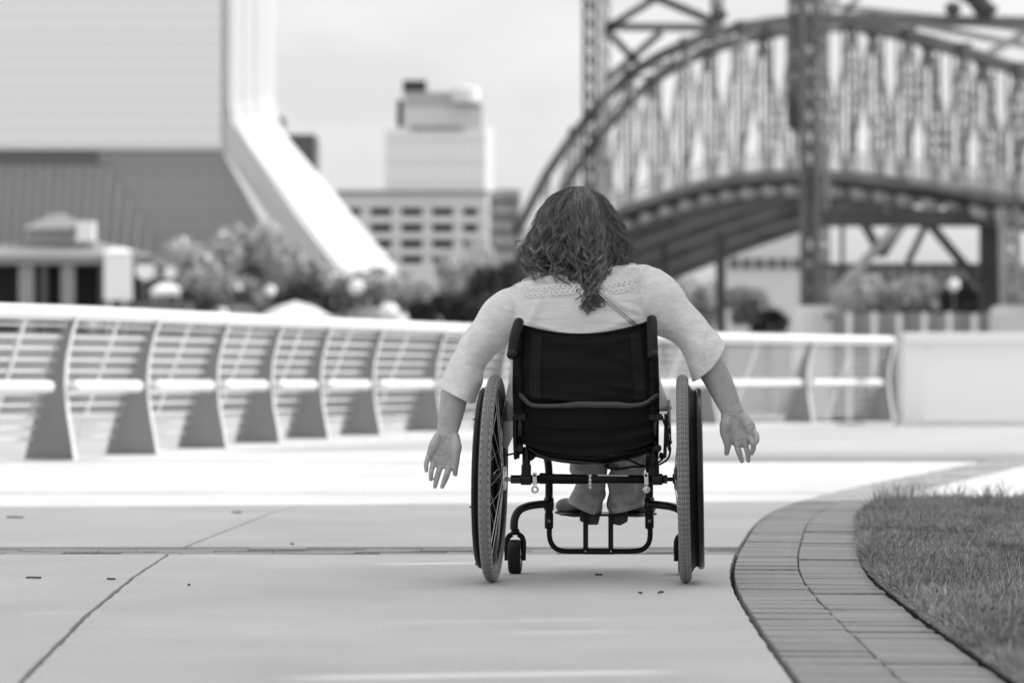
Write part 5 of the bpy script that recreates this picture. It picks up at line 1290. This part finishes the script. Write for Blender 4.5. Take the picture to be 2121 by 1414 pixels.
# --- jeans and shoes
M_denim = mat("worn_denim", .36, .85, var=.3, scale=30, bump=.6, bscale=600, spec=.2, var2=.18, scale2=300, sheen=.1, bdist=.0008)
M_denl = mat("denim_hem_fade", .45, .85, var=.3, scale=70, bump=.5, bscale=500, spec=.2, stretch=(2.5, 1, 1))
mb = MB()
mb.add(*limb([(1150, 850, .12, 60, 52), (1150, 858, .26, 56, 50), (1178, 866, .42, 50, 44), (1212, 895, .50, 38, 38), (1216, 950, .51, 34, 36)], 26))
mb.add(*limb([(1290, 850, .12, 60, 52), (1300, 858, .26, 56, 50), (1302, 866, .42, 50, 44), (1300, 895, .50, 38, 38), (1300, 950, .51, 34, 36)], 26))
mb.add(*limb([(1118, 850, .14, 60, 50), (1315, 848, .14, 60, 50)], 24))
thighs = mb
def trouser(st, seed):
    st = np.array(st, float); RS = catmull(st, 8); n = 48; V = []; L_ = len(RS)
    for i, r_ in enumerate(RS):
        a, b = Lc(r_[0], r_[1], r_[4]), Lc(r_[2], r_[3], r_[4]); c = (a + b) / 2; w = (b - a) / 2; v = i / (L_ - 1)
        for k in range(n):
            th = 2 * math.pi * k / n; d = w * math.cos(th) / np.linalg.norm(w) + np.array([0, math.sin(th), 0])
            q = c + w * math.cos(th) + np.array([0, r_[5] * math.sin(th), 0]); am = .015 * nz(q[0] * 9 + seed, q[2] * 24, v) + .004 * nz(q[0] * 22, q[2] * 44 + seed, 1)
            V.append(q + d * am * (1 if v < .9 else .4) - np.array([0, 0, .004 * max(0, -math.sin(th)) * v]))
    Q = np.array([(i * n + k, i * n + (k + 1) % n, (i + 1) * n + (k + 1) % n, (i + 1) * n + k) for i in range(L_ - 1) for k in range(n)]); return np.array(V), Q, n
jl = trouser([(1176, 940, 1256, 940, .51, .06), (1182, 962, 1257, 962, .505, .06), (1188, 985, 1255, 985, .50, .06), (1192, 1000, 1254, 1002, .505, .06), (1190, 1016, 1252, 1025, .515, .06), (1184, 1030, 1248, 1048, .53, .064), (1179, 1038, 1243, 1066, .54, .068)], 2)
jr = trouser([(1262, 940, 1342, 940, .51, .06), (1264, 962, 1340, 962, .505, .06), (1262, 985, 1340, 985, .50, .06), (1259, 1005, 1337, 1003, .505, .06), (1260, 1025, 1335, 1020, .515, .062), (1262, 1045, 1334, 1035, .53, .066), (1264, 1061, 1334, 1044, .54, .07)], 6)
Vt, Ft = thighs.data(); jm = MB(); jm.add(Vt, Ft); jeans = Pc("jeans", jm, M_denim, smooth=True)
for (Vq, Qq, n) in (jl, jr):
    o = link("trouser_leg", big_mesh("trouser_leg", Vq, Qq, True), M_denim, jeans); md = o.modifiers.new("t", 'SOLIDIFY'); md.thickness = .0025
    L_ = len(Vq) // n; Vr = Vq.reshape(L_, n, 3); hem_ = MB(); 
    c = Vr[-1].mean(0); ring0 = Vr[-1] + (Vr[-1] - c) * .03; ring1 = Vr[-6] + (Vr[-6] - Vr[-6].mean(0)) * .03
    VV = np.concatenate([ring0, ring1]); hem_.add(VV, [(k, (k + 1) % n, n + (k + 1) % n, n + k) for k in range(n)])
    ho = Pc("turned_hem", hem_, M_denl, jeans, smooth=True); md = ho.modifiers.new("t", 'SOLIDIFY'); md.thickness = .002
    mb = MB(); mb.add(*tube(ring1 + (ring1 - c) * .005, .0011, 5, closed=True)); mb.add(*tube(ring0, .0010, 5, closed=True)); Pc("stitching", mb, mat("pale_thread", .6, .8), jeans, smooth=True)
M_shoe = mat("black_leather", .008, .35, var=.2, scale=40, spec=.35, bump=.2, bscale=200); M_heel = mat("stacked_heel", .022, .45, var=.3, scale=60, stretch=(.3, .3, 4))
for heel, toe in (([(1202, 1052, 1246, 1058), (1200, 1078, 1222, 1087, 1238, 1087, 1246, 1062)], (1172, 1047)), (([(1264, 1052, 1300, 1052)]), (1338, 1050))):
    left = toe[0] < 1200
    hx = 1221 if left else 1283
    if left: hp = [(1203, 1058), (1243, 1064), (1238, 1086), (1215, 1086), (1200, 1077)]
    else: hp = [(1266, 1056), (1301, 1056), (1299, 1080), (1284, 1088), (1267, 1084)]
    P = [Lc(hx, 1048, .545), Lc((hx * 1.0 + toe[0]) / 2, 1052, .60), Lc(toe[0], toe[1], .67), Lc(toe[0] + (-4 if left else -2), toe[1] + 2, .73)]
    mb = MB(); PP = catmull(P, 6); mb.add(*tube(PP, np.interp(np.linspace(0, 1, len(PP)), [0, .3, .6, .9, 1], [.028, .034, .033, .026, .012]), 18, flat=.8, up=(0, 0, 1)))
    sh = Pc("shoe", mb, M_shoe, smooth=True)
    mb = MB(); mb.add(*prism([Lc(a, b, .505) for a, b in hp], (0, .05, 0))); Pc("heel", mb, M_heel, sh, bevel=.002)
    mb = MB(); PP2 = PP - [0, 0, .020]; mb.add(*tube(PP2, np.interp(np.linspace(0, 1, len(PP)), [0, .3, .6, .9, 1], [.026, .036, .036, .030, .015]), 16, flat=.22, up=(0, 0, 1))); Pc("sole", mb, M_rubber, sh, smooth=True)
    if left: mb = MB(); mb.add(*tube(catmull([Lc(1160, 1044, .66), Lc(1172, 1052, .63), Lc(1190, 1060, .60)], 5), .003, 6)); Pc("shoe_trim", mb, M_heel, sh, smooth=True)

# --- strap of the cross-body bag
bag = empty("crossbody_bag", "thin pale shiny cross-body bag strap running down the back to her right hip", "bag", (CXW, CY, 0), -PSI)
M_strap = mat("metallic_strap", .62, .3, metal=.35); M_sedge = mat("dark_strap_edge", .10, .4)
A = [on_back(x, y, .006) for x, y in zip(np.linspace(1236, 1326, 24), np.interp(np.linspace(0, 1, 24), [0, 1], [600, 680]))]
A = np.array([a for a in A if a is not None]); d = A[-1] - A[0]; d /= np.linalg.norm(d); sv = np.cross(d, [0, 1, 0]); sv /= np.linalg.norm(sv)
def ribbon(P, w, off, m, nm, par):
    mb = MB(); V = []
    for i, q in enumerate(P): V += [q + sv * (off - w) + [0, -.001 * 0, 0], q + sv * off + [0, -.0022, 0], q + sv * (off + w)]
    F = []
    for i in range(len(P) - 1): a = 3 * i; F += [(a, a + 1, a + 4, a + 3), (a + 1, a + 2, a + 5, a + 4)]
    mb.add(V, F); o = obj(nm, mb, m, par, smooth=True); md = o.modifiers.new("t", 'SOLIDIFY'); md.thickness = .0014; return o
end = np.array([Lc(1338, 692, .035), Lc(1335, 720, .08), Lc(1325, 770, .2)])
full = np.concatenate([A, end[:1]])
ribbon(full, .0028, .0030, M_strap, "strap", bag); ribbon(full, .0028, -.0034, M_strap, "strap", bag); ribbon(full + [0, .0012, 0], .0011, 0.0, M_sedge, "strap_lining", bag)
mb = MB(); mb.add(*tube(catmull(np.concatenate([full[-2:], end[1:], [Lc(1320, 835, .34)]]), 6), .004, 6)); obj("strap_end", mb, M_strap, bag, smooth=True)
mb = MB(); mb.add(*box(Lc(1300, 850, .36), (.16, .05, .10))); obj("pouch", mb, M_sedge, bag, bevel=.015)

# ================================================================== HAIR
M_hair = mat("brown_hair", .16, .26, spec=.9, var=.35, scale=16)
hz_ = np.random.default_rng(5)
pyk = np.array([386, 390, 400, 415, 440, 470, 495, 515, 540, 560, 580, 600, 625, 650], float)
Lk_ = np.array([4, 22, 44, 60, 76, 86, 96, 108, 114, 108, 90, 60, 30, 14], float)
Rk_ = np.array([4, 20, 38, 52, 68, 82, 92, 97, 98, 92, 72, 56, 44, 30], float)
Dk_ = np.array([4, 20, 36, 50, 62, 70, 73, 74, 76, 78, 84, 90, 96, 100], float)      # depth towards the viewer
Fk_ = np.array([4, 20, 40, 58, 68, 66, 58, 52, 50, 46, 40, 30, 20, 10], float)      # depth towards the front
cxh = lambda py: np.interp(py, [386, 440, 520, 580, 620, 650], [1200, 1199, 1200, 1204, 1214, 1216])
TH = .155
def env(phi, py, rho):
    """point of the hair volume; phi 0 = straight back, + to the right"""
    s_ = np.sin(phi); c_ = np.cos(phi)
    w = np.where(s_ > 0, np.interp(py, pyk, Rk_), np.interp(py, pyk, Lk_)); d = np.where(c_ > 0, np.interp(py, pyk, Dk_), np.interp(py, pyk, Fk_))
    px = cxh(py) + s_ * w * rho; t = TH - c_ * d * rho * S7
    k = (px - CX) / FPX; x = (k * (CY + t * cs) - CXW - t * sn) / (cs + k * sn); Y = CY - x * sn + t * cs; z = CAMZ + (HY - py) / FPX * Y
    return np.stack([x, t, z], -1)
# dark under-volume so that nothing shows between the strands
mb = MB(); V = []; nn = 40; pys = np.linspace(389, 585, 26)
for q in pys:
    for k in range(nn):
        phi = 2 * math.pi * k / nn; wob = 1 + .05 * nz(phi * 3, q * .05, 2); V.append(env(np.array(phi), np.array(q), np.array(.72 * wob)))
F = [(i * nn + k, i * nn + (k + 1) % nn, (i + 1) * nn + (k + 1) % nn, (i + 1) * nn + k) for i in range(len(pys) - 1) for k in range(nn)]; F.append(tuple(range(nn))); F.append(tuple((len(pys) - 1) * nn + k for k in range(nn))[::-1])
mb.add([tuple(v) for v in V], F); hair_base = Pc("hair_mass", mb, mat("hair_core", .02, .8, bump=.6, bscale=40, bdist=.01), smooth=True)
NS = 36; sv_ = np.linspace(0, 1, NS); strands = []
def end_py(phi):
    d = np.degrees(phi)
    return np.interp(d, [-180, -120, -80, -50, -25, -10, 0, 10, 22, 34, 44, 60, 90, 120, 180], [545, 560, 580, 590, 586, 590, 606, 646, 655, 640, 606, 580, 560, 548, 545])
def back_t(py): return np.interp(py, [548, 556, 566, 577, 588, 600, 618, 645, 675, 700], [.13, .115, .095, .078, .066, .060, .048, .037, .031, .028])
NL = 205
for li in range(NL):
    core = li % 5 == 0
    phi0 = hz_.uniform(-math.pi, math.pi) if li % 4 == 0 else hz_.normal(.0, .95)
    if li >= NL - 26: phi0 = hz_.uniform(.06, .56)
    layer = hz_.uniform(0, 1); rho_l = .74 + .32 * layer; edge = li % 8 == 3
    if edge: phi0 = hz_.choice([-1, 1]) * hz_.uniform(.95, 1.8); rho_l = hz_.uniform(1.0, 1.10)
    ep = end_py(phi0) - hz_.exponential(9) + hz_.normal(0, 3)
    if li < NL - 26 and hz_.random() < .22: ep -= hz_.uniform(20, 80)
    ep = max(ep, 470)
    start = 386 + hz_.uniform(0, 8) if hz_.random() < .85 else hz_.uniform(390, 430)
    py = start + (ep - start) * sv_ ** 1.05
    rho = np.interp(sv_, [0, .12, .5, 1], [.75, .95, 1, 1]) * rho_l
    drift = hz_.normal(0, .06)
    phi = phi0 + .09 * np.sin(sv_ * 3.2 + 5 * nz(phi0 * .7, layer)) * sv_ + drift * sv_
    base = env(phi, py, rho)
    length = (ep - start) / 700
    wl = hz_.uniform(.055, .082); ncy = length / wl; ph = hz_.uniform(0, 6.28)
    A = (.0022 * np.minimum(1, sv_ * 6) + .0105 * sv_ ** 1.0) * hz_.uniform(.65, 1.3); hand = hz_.choice([-1, 1])
    ang = 2 * np.pi * ncy * sv_ ** 1.15 + ph
    ctr = env(np.zeros(NS), py, np.zeros(NS)); rad = base - ctr; rad[:, 2] = 0; rad /= np.linalg.norm(rad, axis=1)[:, None] + 1e-6
    tan = np.stack([-rad[:, 1], rad[:, 0], 0 * sv_], -1)
    hook = np.clip((sv_ - .80) / .20, 0, 1) ** 1.5; hs = hz_.choice([-1, 1]) * hz_.uniform(.4, 1.4)
    off = tan * (hook * .020 * hs)[:, None]; off[:, 2] += hook ** 2 * .016 * hz_.uniform(0, 1.5)
    ns = int(hz_.integers(34, 54)); Rl = hz_.uniform(.0075, .0125); tone = math.exp(hz_.normal(-.05, .24))
    prof = np.interp(sv_, [0, .15, .5, .85, 1], [1.9, 1.2, .80, .54, .34])
    for k in range(ns):
        a = hz_.uniform(0, 2 * np.pi); r0 = Rl * math.sqrt(hz_.random()); ph2 = hz_.normal(0, .12); dA = hz_.normal(1, .10)
        o2 = base + off + tan * (A * dA * np.cos(ang + ph2 * sv_))[:, None] + rad * (A * dA * .8 * np.sin(ang + ph2 * sv_) * hand)[:, None]
        fr = hz_.normal(0, .0013, 3); w_ = hz_.uniform(6, 18)
        o2 = o2 + tan * (math.cos(a) * r0 * prof)[:, None] + rad * (math.sin(a) * r0 * prof * .95)[:, None] + (np.sin(sv_ * w_ + a) * sv_)[:, None] * fr
        if k % 6 == 0: o2 = o2 + (np.sin(sv_ * w_ * 1.7 + a) * sv_)[:, None] * hz_.normal(0, .003, 3)
        strands.append((o2, hz_.uniform(.00034, .00056), tone * min(2.6, math.exp(hz_.normal(-.08, .60)))))
# fly-aways, more on both sides, and a few long loose tips at the left
for k in range(1000):
    phi0 = hz_.choice([-1, 1]) * hz_.uniform(.7, 2.0) if k % 3 else hz_.uniform(-math.pi, math.pi); start = hz_.uniform(388, 520); ep = min(start + hz_.uniform(25, 110), end_py(phi0) + 6)
    py = start + (ep - start) * sv_; rho = 1 + .20 * hz_.random() * np.sin(sv_ * np.pi * hz_.uniform(.6, 1.0)) + .02
    phi = phi0 + hz_.normal(0, .05) * np.sin(sv_ * 6 + k); b = env(phi * np.ones(NS), py, rho * np.ones(NS)); n3 = hz_.normal(0, .0040, 3); w_ = hz_.uniform(6, 22)
    b = b + (np.sin(sv_ * w_ + k) * sv_)[:, None] * n3; strands.append((b, .00026, .8))
for k in range(10):
    q = np.array([Lc(*p) for p in ((1112, 455, .10), (1098, 478 + k * .6, .08), (1086, 492 + k * .8, .07), (1074, 497 + k * .5, .06), (1066 + k * .4, 498 + k * .5, .06), (1068, 506 + k * .6, .06))]) + hz_.normal(0, .0012, (6, 3)); c = catmull(q, 7); 
    c = c[np.linspace(0, len(c) - 1, NS).astype(int)] if len(c) >= NS else np.array([np.interp(np.linspace(0, 1, NS), np.linspace(0, 1, len(c)), c[:, j]) for j in range(3)]).T
    strands.append((c, .00040, 1.0))
P = np.array([s_[0] for s_ in strands]); tn = np.array([s_[2] for s_ in strands])
# keep the ends outside the shirt
Ypy = HY - (P[..., 2] - CAMZ) / (CY + P[..., 1]) * FPX
lim = back_t(Ypy) - .004 - rng.random(P.shape[0])[:, None] * .012 * 1.0
msk = (Ypy > 556) & (np.abs(P[..., 0]) < .20); P[..., 1] = np.where(msk, np.minimum(P[..., 1], lim), P[..., 1])
P[:, 1:-1] = P[:, 1:-1] * .6 + (P[:, :-2] + P[:, 2:]) * .2
rr = np.array([s_[1] for s_ in strands]); n_s = len(P)
T = np.gradient(P, axis=1); T /= np.linalg.norm(T, axis=2)[:, :, None] + 1e-9
U_ = np.cross(T, np.array([.3, .9, .2])); U_ /= np.linalg.norm(U_, axis=2)[:, :, None] + 1e-9; W_ = np.cross(T, U_)
tap = np.interp(sv_, [0, .1, .8, 1], [.8, 1, .85, .25])[None, :, None] * rr[:, None, None]
ring = [P + tap * (math.cos(a) * U_ + math.sin(a) * W_) for a in (0, 2.094, 4.189)]
V = np.stack(ring, 2).reshape(-1, 3)
b0 = (np.arange(n_s) * NS * 3)[:, None, None] + (np.arange(NS - 1) * 3)[None, :, None]
Q = np.concatenate([(b0 + np.array([k, (k + 1) % 3, 3 + (k + 1) % 3, 3 + k])).reshape(-1, 4) for k in range(3)])
hm = big_mesh("hair", V, Q, True); at = hm.attributes.new("tone", 'FLOAT', 'POINT'); at.data.foreach_set("value", np.repeat(tn, NS * 3).astype(np.float32))
nt = M_hair.node_tree; p = nt.nodes["Principled BSDF"]; src = p.inputs['Base Color'].links[0].from_socket; an = nt.nodes.new("ShaderNodeAttribute"); an.attribute_name = "tone"
mk = nt.nodes.new("ShaderNodeMath"); mk.operation = 'MULTIPLY'; nt.links.new(src, mk.inputs[0]); nt.links.new(an.outputs['Fac'], mk.inputs[1]); nt.links.new(mk.outputs[0], p.inputs['Base Color'])
link("hair", hm, M_hair, pr)
print("hair tris", len(Q) * 2, "strands", n_s)
